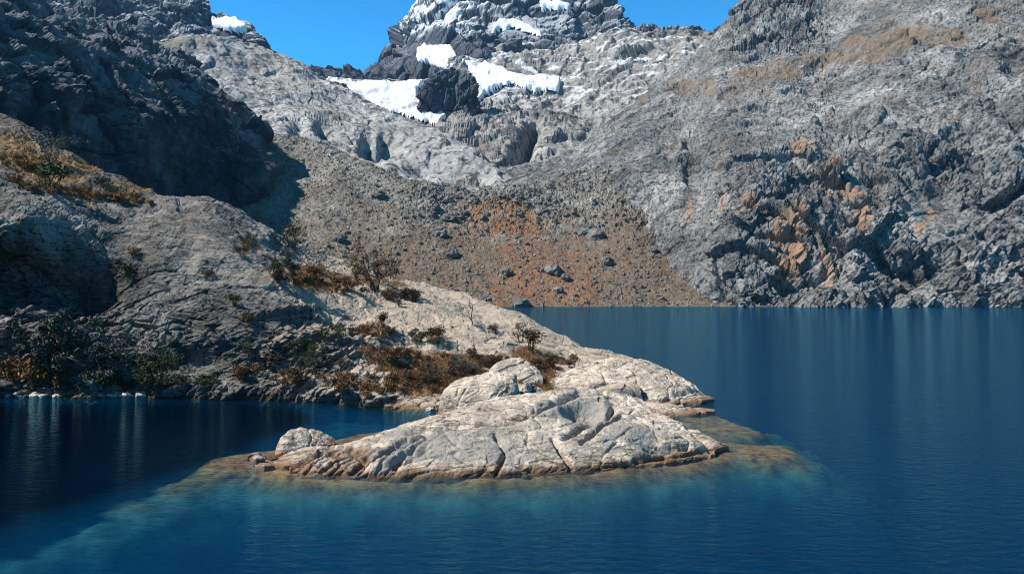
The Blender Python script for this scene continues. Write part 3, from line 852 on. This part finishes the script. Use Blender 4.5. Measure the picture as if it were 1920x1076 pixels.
lake_rock('cream capped boulder perched behind and above the pinkish boulder',
          [(917, 694), (930, 682), (955, 672), (978, 671), (995, 681), (1012, 697), (1018, 704)],
          [(917, 712), (960, 716), (1018, 712)], [(917, 58.4), (970, 60), (1018, 59)], 1120, 140, 110, 0.12, 2.0,
          dbase=[(917, 57.4), (1018, 57.6)])
lake_rock('whitish boulder at the far left tip of the islet',
          [(514, 850), (524, 824), (542, 806), (566, 800), (594, 808), (620, 818), (634, 828)],
          [(516, 858), (560, 852), (600, 842), (628, 836)],
          [(516, 38.4), (560, 40.5), (628, 41.0)], 1150, 150, 120, 0.07, 2.0, warm=0.05, crack=.15)
lake_rock('little flat stone awash left of the whitish boulder',
          [(463, 858), (470, 851), (485, 849), (496, 853), (500, 859)], [(463, 862), (480, 865), (500, 862)],
          [(463, 37), (500, 37.4)], 1180, 60, 40, 0.04, 0.6, warm=0.0)
lake_rock('lowest sliver of stone in the water before the whitish boulder',
          [(478, 873), (490, 869), (505, 869), (513, 873)], [(478, 876), (495, 878), (513, 876)],
          [(478, 35.6), (513, 35.8)], 1190, 60, 40, 0.03, 0.5, warm=0.0)
lake_rock('brown edged low rock on the inlet shore left of the pinkish boulder',
          [(738, 756), (760, 746), (790, 740), (815, 738), (835, 744)], [(738, 766), (780, 770), (835, 768)],
          [(738, 54), (835, 55)], 1210, 120, 90, 0.2, 1.6, warm=0.1, dbase=[(738, 52.6), (835, 52)])

# ------------------------------------------------------------------ lake bed and water
XS = np.concatenate([np.linspace(-420, -30, 40), np.linspace(-29, 24, 220), np.linspace(26, 420, 60)])
YS = np.concatenate([np.linspace(-60, 15, 12), np.linspace(16, 75, 220), np.linspace(77, 330, 50)])
gx, gy = np.meshgrid(XS, YS)
P3 = np.stack([gx, gy, gx * 0], -1).astype(np.float32)
wob = fbm(P3 / 2.2, 5, 1300, .62)
def ell(cx, cy, rx, ry, ang=0.0):
    c, s = math.cos(ang), math.sin(ang)
    x, y = gx - cx, gy - cy
    return np.hypot((x * c + y * s) / rx, (-x * s + y * c) / ry)
def seg_d(pts):
    d = np.full(gx.shape, 1e9)
    for (x0, y0), (x1, y1) in zip(pts[:-1], pts[1:]):
        vx, vy = x1 - x0, y1 - y0
        t = np.clip(((gx - x0) * vx + (gy - y0) * vy) / (vx * vx + vy * vy), 0, 1)
        d = np.minimum(d, np.hypot(gx - x0 - t * vx, gy - y0 - t * vy))
    return d
def px_w(px, py):
    d = shore_d(py)
    return ((px - 960) / FPX * d, d)
bed = np.full(gx.shape, -16.0)
def raise_bed(z):
    global bed
    bed = np.maximum(bed, z)
raise_bed(-0.10 - 0.62 * np.maximum(0, seg_d([px_w(530, 876), px_w(640, 882), px_w(900, 882), px_w(1100, 873), px_w(1280, 859), px_w(1345, 845)]) - 0.75 + .5 * wob) ** 1.25)
raise_bed(-0.15 - 0.38 * np.maximum(0, seg_d([px_w(1340, 830), px_w(1420, 838)]) - 1.6 + 1.3 * wob) ** 1.3)
raise_bed(-0.15 - 0.38 * np.maximum(0, seg_d([px_w(1300, 775), px_w(1370, 800)]) - 1.4 + 1.2 * wob) ** 1.3)
raise_bed(-0.15 - 0.35 * np.maximum(0, seg_d([px_w(455, 856), px_w(600, 838), px_w(720, 812)]) - 1.5 + .7 * wob) ** 1.2)
rd = seg_d([px_w(440, 866), px_w(330, 890), px_w(200, 926), px_w(80, 962), px_w(-150, 1045)])
along = np.clip((36.3 - gy) / 12, 0, 1)
raise_bed(-0.26 - 1.15 * along - 0.11 * rd ** 2 + 0.2 * wob)
raise_bed(-1.1 - 0.15 * np.maximum(0, seg_d([px_w(640, 775), px_w(780, 785)]) - 2.5) ** 1.6 + .2 * wob)
bed = bed + 0.12 * wob - 0.04
idx = np.arange(gx.size).reshape(gx.shape)
f = np.stack([idx[:-1, :-1], idx[:-1, 1:], idx[1:, 1:], idx[1:, :-1]], -1).reshape(-1, 4)
m, N, L = new_mat('lake_bed')
b = principled(N, L, 1.0, 0.0)
n1 = tex_noise(N, L, 0.9, 6, 0.65)
silt = ramp(N, L, n1.outputs['Fac'], [(0.35, (.20, .18, .14)), (0.6, (.40, .38, .31))]).outputs[0]
n2 = tex_noise(N, L, 1.6, 6, 0.7)
alg = ramp(N, L, n2.outputs['Fac'], [(0.36, (.07, .04, .02)), (0.5, (.30, .13, .05)), (0.62, (.36, .22, .09))]).outputs[0]
L.new(mixc(N, L, attr(N, 'algae'), silt, alg), b.inputs['Base Color'])
make_bed = make_mesh('lake_bed', np.stack([gx, gy, bed], -1).reshape(-1, 3), f, m, True, None,
                     {'algae': sstep(-0.95, -0.45, bed + .15 * wob).ravel()})
tag(make_bed, kind='structure')

m, N, L = new_mat('lake_water')
out = N.new('ShaderNodeOutputMaterial')
tr = N.new('ShaderNodeBsdfTransparent')
gl = N.new('ShaderNodeBsdfGlossy'); gl.inputs['Roughness'].default_value = 0.06; gl.inputs['Color'].default_value = (.34, .80, .98, 1)
mx = N.new('ShaderNodeMixShader')
fr = N.new('ShaderNodeFresnel'); fr.inputs['IOR'].default_value = 1.15
L.new(fr.outputs[0], mx.inputs[0]); L.new(tr.outputs[0], mx.inputs[1]); L.new(gl.outputs[0], mx.inputs[2])
L.new(mx.outputs[0], out.inputs['Surface'])
r1 = tex_noise(N, L, 1.0, 4, 0.6, (1.4, 2.6, 1), (0, 0, 0.35))
r2 = tex_noise(N, L, 1.0, 3, 0.6, (0.10, 0.22, 1), (0, 0, 0.2))
b1 = N.new('ShaderNodeBump'); b1.inputs['Strength'].default_value = 0.55; b1.inputs['Distance'].default_value = 0.18
b2 = N.new('ShaderNodeBump'); b2.inputs['Strength'].default_value = 0.3; b2.inputs['Distance'].default_value = 0.12
L.new(r1.outputs['Fac'], b1.inputs['Height']); L.new(r2.outputs['Fac'], b2.inputs['Height'])
L.new(b2.outputs[0], b1.inputs['Normal'])
L.new(b1.outputs[0], gl.inputs['Normal']); L.new(b1.outputs[0], fr.inputs['Normal'])
va = N.new('ShaderNodeVolumeAbsorption'); va.inputs['Color'].default_value = (.60, .80, .86, 1); va.inputs['Density'].default_value = 1.7
vs = N.new('ShaderNodeVolumeScatter'); vs.inputs['Color'].default_value = (.0, .38, 1.0, 1); vs.inputs['Density'].default_value = 0.066
ad = N.new('ShaderNodeAddShader')
L.new(va.outputs[0], ad.inputs[0]); L.new(vs.outputs[0], ad.inputs[1]); L.new(ad.outputs[0], out.inputs['Volume'])
x0, x1, y0, y1, z0 = -430, 430, -61, 340, -18
wv = [(x0, y0, z0), (x1, y0, z0), (x1, y1, z0), (x0, y1, z0), (x0, y0, 0), (x1, y0, 0), (x1, y1, 0), (x0, y1, 0)]
wf = [(0, 3, 2, 1), (4, 5, 6, 7), (0, 1, 5, 4), (1, 2, 6, 5), (2, 3, 7, 6), (3, 0, 4, 7)]
tag(make_mesh('lake_water', wv, wf, m), kind='structure')
# ------------------------------------------------------------------ plants
def leaf_mat(name, dark, light, scale=3.0):
    m, N, L = new_mat(name)
    b = principled(N, L, 0.8, 0.15)
    oi = N.new('ShaderNodeObjectInfo')
    n = tex_noise(N, L, scale, 4, 0.7)
    c = ramp(N, L, n.outputs['Fac'], [(0.35, dark), (0.65, light)]).outputs[0]
    v = ramp(N, L, oi.outputs['Random'], [(0.0, 0.7), (1.0, 1.25)]).outputs[0]
    L.new(mixc(N, L, 1.0, c, v, 'MULTIPLY'), b.inputs['Base Color'])
    return m
M_brownleaf = leaf_mat('dry_brown_leaves', (.055, .033, .02), (.15, .09, .05))
M_greenleaf = leaf_mat('dark_green_leaves', (.03, .04, .018), (.085, .10, .045))
M_greyleaf = leaf_mat('grey_green_leaves', (.045, .048, .04), (.13, .135, .115))
M_rustgrass = leaf_mat('rusty_grass', (.12, .06, .025), (.30, .17, .07))
M_bark = leaf_mat('bark', (.05, .038, .03), (.13, .10, .08))

def leaf_cloud(clumps, n, size, rng, up=0.0):
    """n small leaf quads spread through the clumps (centre, radii)"""
    w = np.array([r[0] * r[1] * r[2] for _, r in clumps]) ** 0.8
    k = rng.choice(len(clumps), n, p=w / w.sum())
    c = np.array([c for c, _ in clumps])[k]
    rr = np.array([r for _, r in clumps])[k]
    d = rng.normal(size=(n, 3)); d /= np.linalg.norm(d, axis=1, keepdims=True)
    p = c + d * rr * (rng.random((n, 1)) ** 0.45)
    a = rng.normal(size=(n, 3)); a[:, 2] += up; a /= np.linalg.norm(a, axis=1, keepdims=True)
    b = np.cross(a, rng.normal(size=(n, 3))); b /= np.linalg.norm(b, axis=1, keepdims=True)
    s = size * (0.6 + 0.8 * rng.random((n, 1)))
    v = np.stack([p - a * s, p + b * s * 0.42, p + a * s, p - b * s * 0.42], 1).reshape(-1, 3)
    return v, np.arange(4 * n).reshape(n, 4)

def tubes(paths, sides=6):
    V, F = [], []
    o = 0
    for pts, r0, r1 in paths:
        pts = np.array(pts, float)
        t = np.gradient(pts, axis=0)
        for i, (p, d) in enumerate(zip(pts, t)):
            d = d / (np.linalg.norm(d) + 1e-9)
            a = np.cross(d, (0.3, 0.9, 0.1)); a /= np.linalg.norm(a)
            b = np.cross(d, a)
            r = r0 + (r1 - r0) * i / (len(pts) - 1)
            for j in range(sides):
                an = 2 * math.pi * j / sides
                V.append(p + r * (math.cos(an) * a + math.sin(an) * b))
        for i in range(len(pts) - 1):
            for j in range(sides):
                j2 = (j + 1) % sides
                F.append((o + i * sides + j, o + i * sides + j2, o + (i + 1) * sides + j2, o + (i + 1) * sides + j))
        o = len(V)
    return np.array(V), np.array(F)

def bent(p0, p1, rng, n=5, wob=0.12):
    p0, p1 = np.array(p0, float), np.array(p1, float)
    L = np.linalg.norm(p1 - p0)
    return [p0 + (p1 - p0) * t + rng.normal(size=3) * wob * L * math.sin(math.pi * t) * 0.5 for t in np.linspace(0, 1, n)]

def shrub_mesh(seed, wide=0.75, leaves=260, size=0.075, spiky=False):
    rng = np.random.default_rng(seed)
    st, cl = [], []
    for k in range(9):
        an = rng.random() * 6.283
        rad = wide * 0.55 * rng.random() ** 0.6
        tip = (math.cos(an) * rad, math.sin(an) * rad, 0.45 + 0.5 * rng.random() * (1 - rad))
        st.append((bent((rng.normal() * .05, rng.normal() * .05, -0.12), tip, rng, 4), 0.022, 0.006))
        q = 0.16 + 0.12 * rng.random()
        cl.append((tip, (q, q, q * (1.6 if spiky else 0.9))))
    v, f = leaf_cloud(cl, leaves, size, rng, 1.6 if spiky else 0.2)
    tv, tf = tubes(st, 4)
    return np.concatenate([v, tv]), np.concatenate([f, tf + len(v)])

SHRUBS = {}
for kind, mat_, wide, spiky in (('brown', M_brownleaf, 0.9, False), ('green', M_greenleaf, 0.85, False),
                                ('grey', M_greyleaf, 0.9, False), ('rust', M_rustgrass, 0.8, True)):
    lst = []
    for k in range(3):
        v, f = shrub_mesh(50 + k + len(SHRUBS) * 7, wide, 330, 0.07 if not spiky else 0.1, spiky)
        o = make_mesh('shrub' if kind != 'rust' else 'grass_tuft', v, f, mat_)
        lst.append(o)
    SHRUBS[kind] = lst
used_protos = set()
def put_shrub(p, height, kind, label, group):
    src = random.choice(SHRUBS[kind])
    if src.name in used_protos:
        o = src.copy(); COL.objects.link(o)
    else:
        o = src; used_protos.add(src.name)
    o.location = p
    o.rotation_euler = (0, 0, random.random() * 6.28)
    s = height
    o.scale = (s * random.uniform(0.9, 1.35), s * random.uniform(0.9, 1.35), s * random.uniform(0.85, 1.15))
    return tag(o, label, 'grass tuft' if kind == 'rust' else 'shrub', group)

clusters = [  # outline points of a strip or patch, count, height in photo pixels, kind, label, group
    ([(505, 520), (570, 528), (640, 545), (720, 556), (800, 566)], 9, 34, 20, 'brown', 'dry brown shrub in the long band just under the ridge crest',
     'shrubs in the band under the crest'),
    ([(650, 622), (720, 626), (800, 634), (850, 646)], 9, 14, 18, 'brown', 'dry brown shrub on the pale slab under the shrub band',
     'shrubs on the upper slab'),
    ([(680, 680), (780, 676), (870, 684), (950, 684), (1040, 684)], 13, 20, 20, 'brown', 'brown shrub in the dense thicket above the boulders',
     'shrubs in the thicket above the boulders'),
    ([(720, 715), (780, 715), (825, 718)], 16, 20, 24, 'brown', 'brown shrub between the inlet and the pinkish boulder', 'shrubs behind the inlet'),
    ([(760, 690), (860, 690), (940, 690)], 16, 14, 22, 'grey', 'grey leaved shrub among the brown thicket above the boulders', 'grey shrubs in the thicket'),
    ([(480, 650), (560, 660), (620, 640)], 26, 6, 24, 'green', 'dark green shrub in the shaded recess above the shore', 'shrubs in the shaded recess'),
    ([(430, 700), (520, 715), (600, 720), (650, 700)], 16, 18, 24, 'brown', 'brown shrub low on the rock wall over the dark water', 'shrubs low on the rock wall'),
    ([(0, 705), (60, 710), (110, 712)], 14, 16, 30, 'rust', 'rusty grass tuft above the left shore stones', 'tufts above the left shore'),
    ([(160, 720), (260, 722), (400, 726)], 8, 14, 26, 'green', 'dark shrub behind the left shore stones', 'shrubs along the left shore'),
    ([(10, 290), (40, 300), (90, 330)], 12, 8, 16, 'rust', 'rusty grass tuft on the topmost left ledge', 'tufts on the topmost ledge'),
    ([(110, 362), (200, 374), (300, 386)], 5, 26, 14, 'rust', 'rusty grass tuft in the strip along the left skyline', 'tufts along the left skyline'),
    ([(0, 335), (60, 350), (120, 368)], 6, 12, 14, 'rust', 'rusty grass tuft on the striped ledge at far left', 'tufts on the striped ledge'),
    ([(575, 505), (610, 520), (560, 535)], 6, 10, 16, 'rust', 'rusty grass tuft at the left end of the shrub band', 'tufts at the shrub band'),
    ([(860, 745), (835, 770), (875, 770)], 3, 3, 16, 'brown', 'small twiggy shrub at the foot of the pinkish boulder', 'shrubs at the pinkish boulder'),
    ([(1000, 690), (1040, 684), (1075, 688)], 7, 14, 18, 'brown', 'brown shrub in the gap left of the long dome', 'shrubs beside the long dome'),
    ([(835, 712), (890, 694), (960, 668), (1010, 690)], 7, 12, 18, 'brown', 'brown shrub close behind the pinkish boulder and the cream capped one', 'shrubs close behind the boulders'),
    ([(640, 730), (700, 738), (760, 735)], 8, 10, 20, 'rust', 'rusty grass tuft on the inlet shore', 'tufts on the inlet shore'),
]
def along_line(pts, t):
    seg = t * (len(pts) - 1)
    i = min(int(seg), len(pts) - 2)
    f = seg - i
    return (pts[i][0] + (pts[i + 1][0] - pts[i][0]) * f, pts[i][1] + (pts[i + 1][1] - pts[i][1]) * f)
for pts, spread, n, hpx_, kind, label, group in clusters:
    for k in range(n):
        x, y = along_line(pts, random.random())
        x += random.gauss(0, spread * 1.2); y += random.gauss(0, spread * 0.55)
        p = hd.at(x, y, -0.05)
        if p.z < 0.15: continue
        put_shrub(p, hpx_ * random.uniform(0.65, 1.3) * p.y / FPX, kind, label, group)
singles = [
    (518, 520, 34, 'green', 'bright green rounded bush at the left end of the shrub band'),
    (456, 478, 26, 'brown', 'brown shrub alone on the smooth slab below the skyline'),
    (240, 522, 40, 'green', 'dark bush alone in the grey wall under the striped ledge'),
    (90, 352, 52, 'green', 'tall dark bush on the ledge under the topmost tree'),
    (196, 352, 28, 'grey', 'grey bush on the left skyline between tree and slab'),
    (385, 520, 24, 'brown', 'brown shrub in the crack at the middle of the grey wall'),
    (470, 610, 30, 'brown', 'brown shrub beside the flat pale ledge'),
    (632, 632, 34, 'green', 'dark green bush at the right end of the flat pale ledge'),
    (825, 640, 36, 'brown', 'biggest brown bush, round, at the upper edge of the thicket'),
    (995, 655, 44, 'brown', 'tall brown bush above the cream capped boulder'),
    (930, 622, 24, 'brown', 'brown shrub right beside the bare sapling'),
    (720, 612, 32, 'brown', 'round dark brown bush on the pale slab'),
    (255, 478, 22, 'rust', 'rusty tuft on the upper part of the grey wall'),
    (440, 570, 30, 'green', 'dark green bush in the long crevice of the grey wall'),
]
for x, y, hpx_, kind, label in singles:
    p = hd.at(x, y, -0.05)
    put_shrub(p, hpx_ * p.y / FPX, kind, label, None)
for lst in SHRUBS.values():
    for o in lst:
        if o.name not in used_protos:
            bpy.data.objects.remove(o)

def tree(p, hgt, width, label, leafm, seed, n_leaf=1800, stems=3, bare=False, lean=0.15, crown_from=0.3):
    rng = np.random.default_rng(seed)
    root = bpy.data.objects.new('tree', None)
    root.location = p
    COL.objects.link(root)
    tag(root, label, 'tree', 'low mountain trees' if not bare else None)
    paths, cl = [], []
    for k in range(stems):
        an = rng.random() * 6.283
        top = (math.cos(an) * width * 0.22 + lean * hgt * rng.normal() * .5, math.sin(an) * width * 0.22, hgt * rng.uniform(.6, .85))
        main = bent((rng.normal() * .06, rng.normal() * .06, -0.25), top, rng, 6, 0.14)
        paths.append((main, 0.028 * hgt, 0.010 * hgt))
        for j in range(5 if not bare else 6):
            i = rng.integers(2, 6)
            a2 = rng.random() * 6.283
            e = main[i] + np.array((math.cos(a2) * width * rng.uniform(.18, .42), math.sin(a2) * width * rng.uniform(.18, .42),
                                    hgt * rng.uniform(.02, .28)))
            e[2] = max(e[2], hgt * crown_from); e[2] = min(e[2], hgt * 0.95)
            paths.append((bent(main[i], e, rng, 4, 0.2), 0.011 * hgt, 0.003 * hgt))
            r = width * rng.uniform(.09, .17)
            cl.append((e, (r, r, r * 0.7)))
            for q in range(2):
                e2 = e + rng.normal(size=3) * width * 0.11
                paths.append((bent(e, e2, rng, 3, 0.2), 0.005 * hgt, 0.002 * hgt))
                r = width * rng.uniform(.05, .11)
                cl.append((e2, (r, r, r * 0.75)))
    v, f = tubes(paths, 5)
    make_mesh('trunk', v, f, M_bark, True, root)
    if not bare:
        v, f = leaf_cloud(cl, n_leaf, 0.030 * hgt, rng, 0.3)
        make_mesh('crown', v, f, leafm, False, root)
    return root
for (x, y, ytop, wpx, label, lm, nl, stems, bare) in (
    (705, 540, 452, 92, 'spreading many stemmed tree standing behind the middle of the ridge crest', M_brownleaf, 1500, 5, False),
    (548, 466, 408, 62, 'grey tree behind the ridge where it meets the scree', M_greyleaf, 1400, 4, False),
    (95, 300, 246, 84, 'dark tree on the skyline near the top left of the headland', M_greyleaf, 1800, 4, False),
    (115, 715, 572, 112, 'tallest grey leaved tree on the left shore, in front of the dark recess', M_greyleaf, 3600, 4, False),
    (205, 722, 622, 100, 'second grey green tree on the left shore, lower than its neighbour', M_greyleaf, 2600, 4, False),
    (300, 728, 650, 100, 'low dark green tree on the shore beneath the grey wall', M_greenleaf, 2200, 4, False),
    (546, 524, 466, 36, 'narrow dark green tree rising at the left end of the shrub band', M_greenleaf, 1300, 2, False),
    (884, 604, 546, 34, 'bare leafless sapling on the pale slab near the far shore', M_bark, 0, 1, True),
    (975, 640, 600, 30, 'small brown tree at the waterside edge of the ridge', M_brownleaf, 500, 3, False),
    (590, 700, 640, 50, 'small dark tree in the recess at the foot of the wall', M_greenleaf, 1100, 3, False),
):
    if y < 560 and x < 800 and ytop > 240:
        yy = y + 4
    else:
        yy = y
    p = hd.at(x, yy, -0.1)
    tree(p, (y - ytop) * p.y / FPX, wpx * p.y / FPX, label, lm, int(x), nl, stems, bare)

# short dry grass on the earthy ledges of the headland
hn = hd.normals()[..., 2]
cand = np.argwhere((hd.attrs['soil'] > .55) & (hd.p[..., 2] > .3) & (hn > .2) & (hd.p[..., 1] < 93))
pick = cand[RNG.choice(len(cand), min(len(cand), 9000), replace=False)]
gp = hd.p[pick[:, 0], pick[:, 1]]
nb_ = 4
gp = np.repeat(gp, nb_, axis=0) + RNG.normal(size=(len(gp) * nb_, 3)) * np.array((.09, .09, 0.02))
hh = RNG.uniform(.12, .34, (len(gp), 1))
side = RNG.normal(size=(len(gp), 3)); side[:, 2] = 0
side /= np.linalg.norm(side, axis=1, keepdims=True)
tip = gp + np.concatenate([RNG.normal(size=(len(gp), 2)) * 0.09, hh], 1)
gv = np.stack([gp - side * .022, gp + side * .022, tip], 1).reshape(-1, 3)
tag(make_mesh('dry_grass', gv, np.arange(len(gv)).reshape(-1, 3), M_rustgrass), 'short dry brown grass on the earthy ledges of the headland', 'grass',
    kind='stuff')

# ------------------------------------------------------------------ boulders and rubble
import bmesh
def boulder_mesh(seed, sub=3):
    bm = bmesh.new()
    bmesh.ops.create_icosphere(bm, subdivisions=sub, radius=1.0)
    v = np.array([x.co[:] for x in bm.verts], np.float32)
    f = np.array([[l.vert.index for l in fc.loops] for fc in bm.faces])
    bm.free()
    fa, e = facet(v * 1.1 + seed * 7.3, seed, 1.0)
    fb, e2 = facet(v * 2.4 + seed * 3.1, seed + 5, 1.0)
    rr = 1 + 0.30 * fa + 0.12 * fb + 0.12 * perlin(v * 1.5 + seed, seed)
    return v * rr[:, None] * np.array((1, .9, .68)), f
PROTO = [make_mesh('boulder', *boulder_mesh(60 + k), M_boulder) for k in range(5)]
PALE = [make_mesh('stone', *boulder_mesh(80 + k, 2), M_pale) for k in range(5)]
first = {True: [True] * 5, False: [True] * 5}
def put_boulder(p, r, label, group, mat=None, cat='boulder', flat=1.0):
    k = random.randrange(5)
    stone = cat == 'stone'
    o = (PALE if stone else PROTO)[k]
    if not first[stone][k]:
        o = o.copy(); COL.objects.link(o)
    first[stone][k] = False
    o.location = (p[0], p[1], p[2] + r * 0.22)
    o.rotation_euler = (random.uniform(-.3, .3), random.uniform(-.3, .3), random.random() * 6.28)
    o.scale = (r, r * random.uniform(.8, 1.2), r * flat * random.uniform(.8, 1.25))
    return tag(o, label, cat, group)
for x, y, w_, label in (
    (1102, 438, 22, 'larger dark boulder of the pair at the top of the brown slope'),
    (1120, 446, 17, 'smaller dark boulder of the pair at the top of the brown slope'),
    (850, 477, 17, 'pale flat boulder at the left edge of the orange soil'),
    (1038, 508, 18, 'biggest pale boulder in the middle of the orange soil'),
    (1140, 492, 13, 'dark upright boulder alone on the brown slope below the pair'),
    (634, 448, 13, 'pale topped boulder on the grey scree behind the left trees'),
    (594, 478, 12, 'black looking boulder low on the scree beside the ridge'),
    (840, 410, 14, 'dark bluish boulder under the moraine'),
    (708, 366, 12, 'dark boulder high on the grey scree'),
    (955, 512, 12, 'dark boulder left of the biggest pale boulder'),
    (1050, 545, 10, 'dark boulder near the far shore in the orange soil'),
    (855, 552, 12, 'grey boulder just above the ridge near the far shore'),
    (975, 572, 16, 'grey boulder at the water edge of the far shore'),
    (825, 438, 14, 'grey boulder in the rubble left of the orange soil'),
    (1060, 520, 9, 'small dark boulder right of the biggest pale boulder'),
    (1310, 540, 12, 'dark boulder near the foot of the right cliff'),
    (1225, 470, 10, 'boulder at the edge of the brown slope under the right cliff'),
):
    p = sr.at(x, y)
    put_boulder(p, w_ * p.y / FPX, label, None)
for (x0, x1, y0, y1, n, a, b_, label, group) in (
    (800, 1180, 368, 415, 70, 2.5, 7, 'grey boulder in the jumble of the moraine at the head of the slope', 'boulders of the moraine'),
    (640, 940, 400, 560, 50, 2, 5, 'grey boulder strewn over the grey scree left of the orange soil', 'boulders on the grey scree'),
    (950, 1120, 400, 570, 24, 2, 4.5, 'grey boulder lying on the orange soil', 'boulders on the orange soil'),
    (1110, 1340, 400, 572, 46, 2, 5, 'grey boulder strewn over the brown slope beside the right cliff', 'boulders on the brown slope'),
):
    for k in range(n):
        x, y = random.uniform(x0, x1), random.uniform(y0, y1)
        if x > 1200 and y < 420 + (x - 1230) * 1.1 + 12: continue
        p = sr.at(x, y)
        put_boulder(p, random.uniform(a, b_) ** 1.0 * p.y / FPX, label, group)
# loose rubble, too much to count
ov = np.array([(1, 0, 0), (-1, 0, 0), (0, 1, 0), (0, -1, 0), (0, 0, 1), (0, 0, -1)], float)
of = np.array([(0, 2, 4), (2, 1, 4), (1, 3, 4), (3, 0, 4), (2, 0, 5), (1, 2, 5), (3, 1, 5), (0, 3, 5)])
def rubble(name, s, mask, n, rmin, rmax, label, mat):
    cand = np.argwhere(mask)
    pk = cand[RNG.choice(len(cand), n)]
    c = s.p[pk[:, 0], pk[:, 1]].astype(float)
    r = rmin * (rmax / rmin) ** (RNG.random(n) ** 2.2)
    v = ov[None] * RNG.uniform(.6, 1.3, (n, 6, 1)) + RNG.normal(size=(n, 6, 3)) * 0.22
    v = v * r[:, None, None] + c[:, None, :]
    f = (of[None] + 6 * np.arange(n)[:, None, None]).reshape(-1, 3)
    return tag(make_mesh(name, v.reshape(-1, 3), f, mat), label, 'rubble', kind='stuff')
spx2, spy2 = proj(sr.p)
rubble('scree_rubble', sr, (spy2 < 578) & (spy2 > 250) & (sr.p[..., 2] > 0.2), 16000, 0.28, 1.1, 'loose grey stones covering the scree slope', M_boulder)
# stones along the left shore
for k in range(70):
    x = random.uniform(-10, 345)
    d = random.uniform(58.2, 59.3)
    r = random.uniform(0.14, 0.40)
    o = put_boulder(((x - 960) / FPX * d, d, -0.02), r, 'pale stone in the row along the left waterline', 'stones along the left shore', cat='stone', flat=0.8)
for k in range(26):
    x = random.uniform(440, 830)
    d = shore_d(744 + max(0, x - 600) * 0.11) - 0.2
    put_boulder(((x - 960) / FPX * d, d, -0.03), random.uniform(0.1, 0.32), 'stone at the waterline under the dark rock wall', 'stones under the rock wall', cat='stone', flat=0.8)

# ------------------------------------------------------------------ the air between: blue with distance
m, N, L = new_mat('thin_haze')
out = N.new('ShaderNodeOutputMaterial')
hv = N.new('ShaderNodeVolumePrincipled')
hv.inputs['Color'].default_value = (.26, .55, 1.0, 1)
hv.inputs['Density'].default_value = 0.00004
L.new(hv.outputs[0], out.inputs['Volume'])
x0, x1, y0, y1, z0, z1 = -2600, 2600, -120, 2400, -110, 800
wv = [(x0, y0, z0), (x1, y0, z0), (x1, y1, z0), (x0, y1, z0), (x0, y0, z1), (x1, y0, z1), (x1, y1, z1), (x0, y1, z1)]
tag(make_mesh('haze', wv, wf, m), kind='stuff')
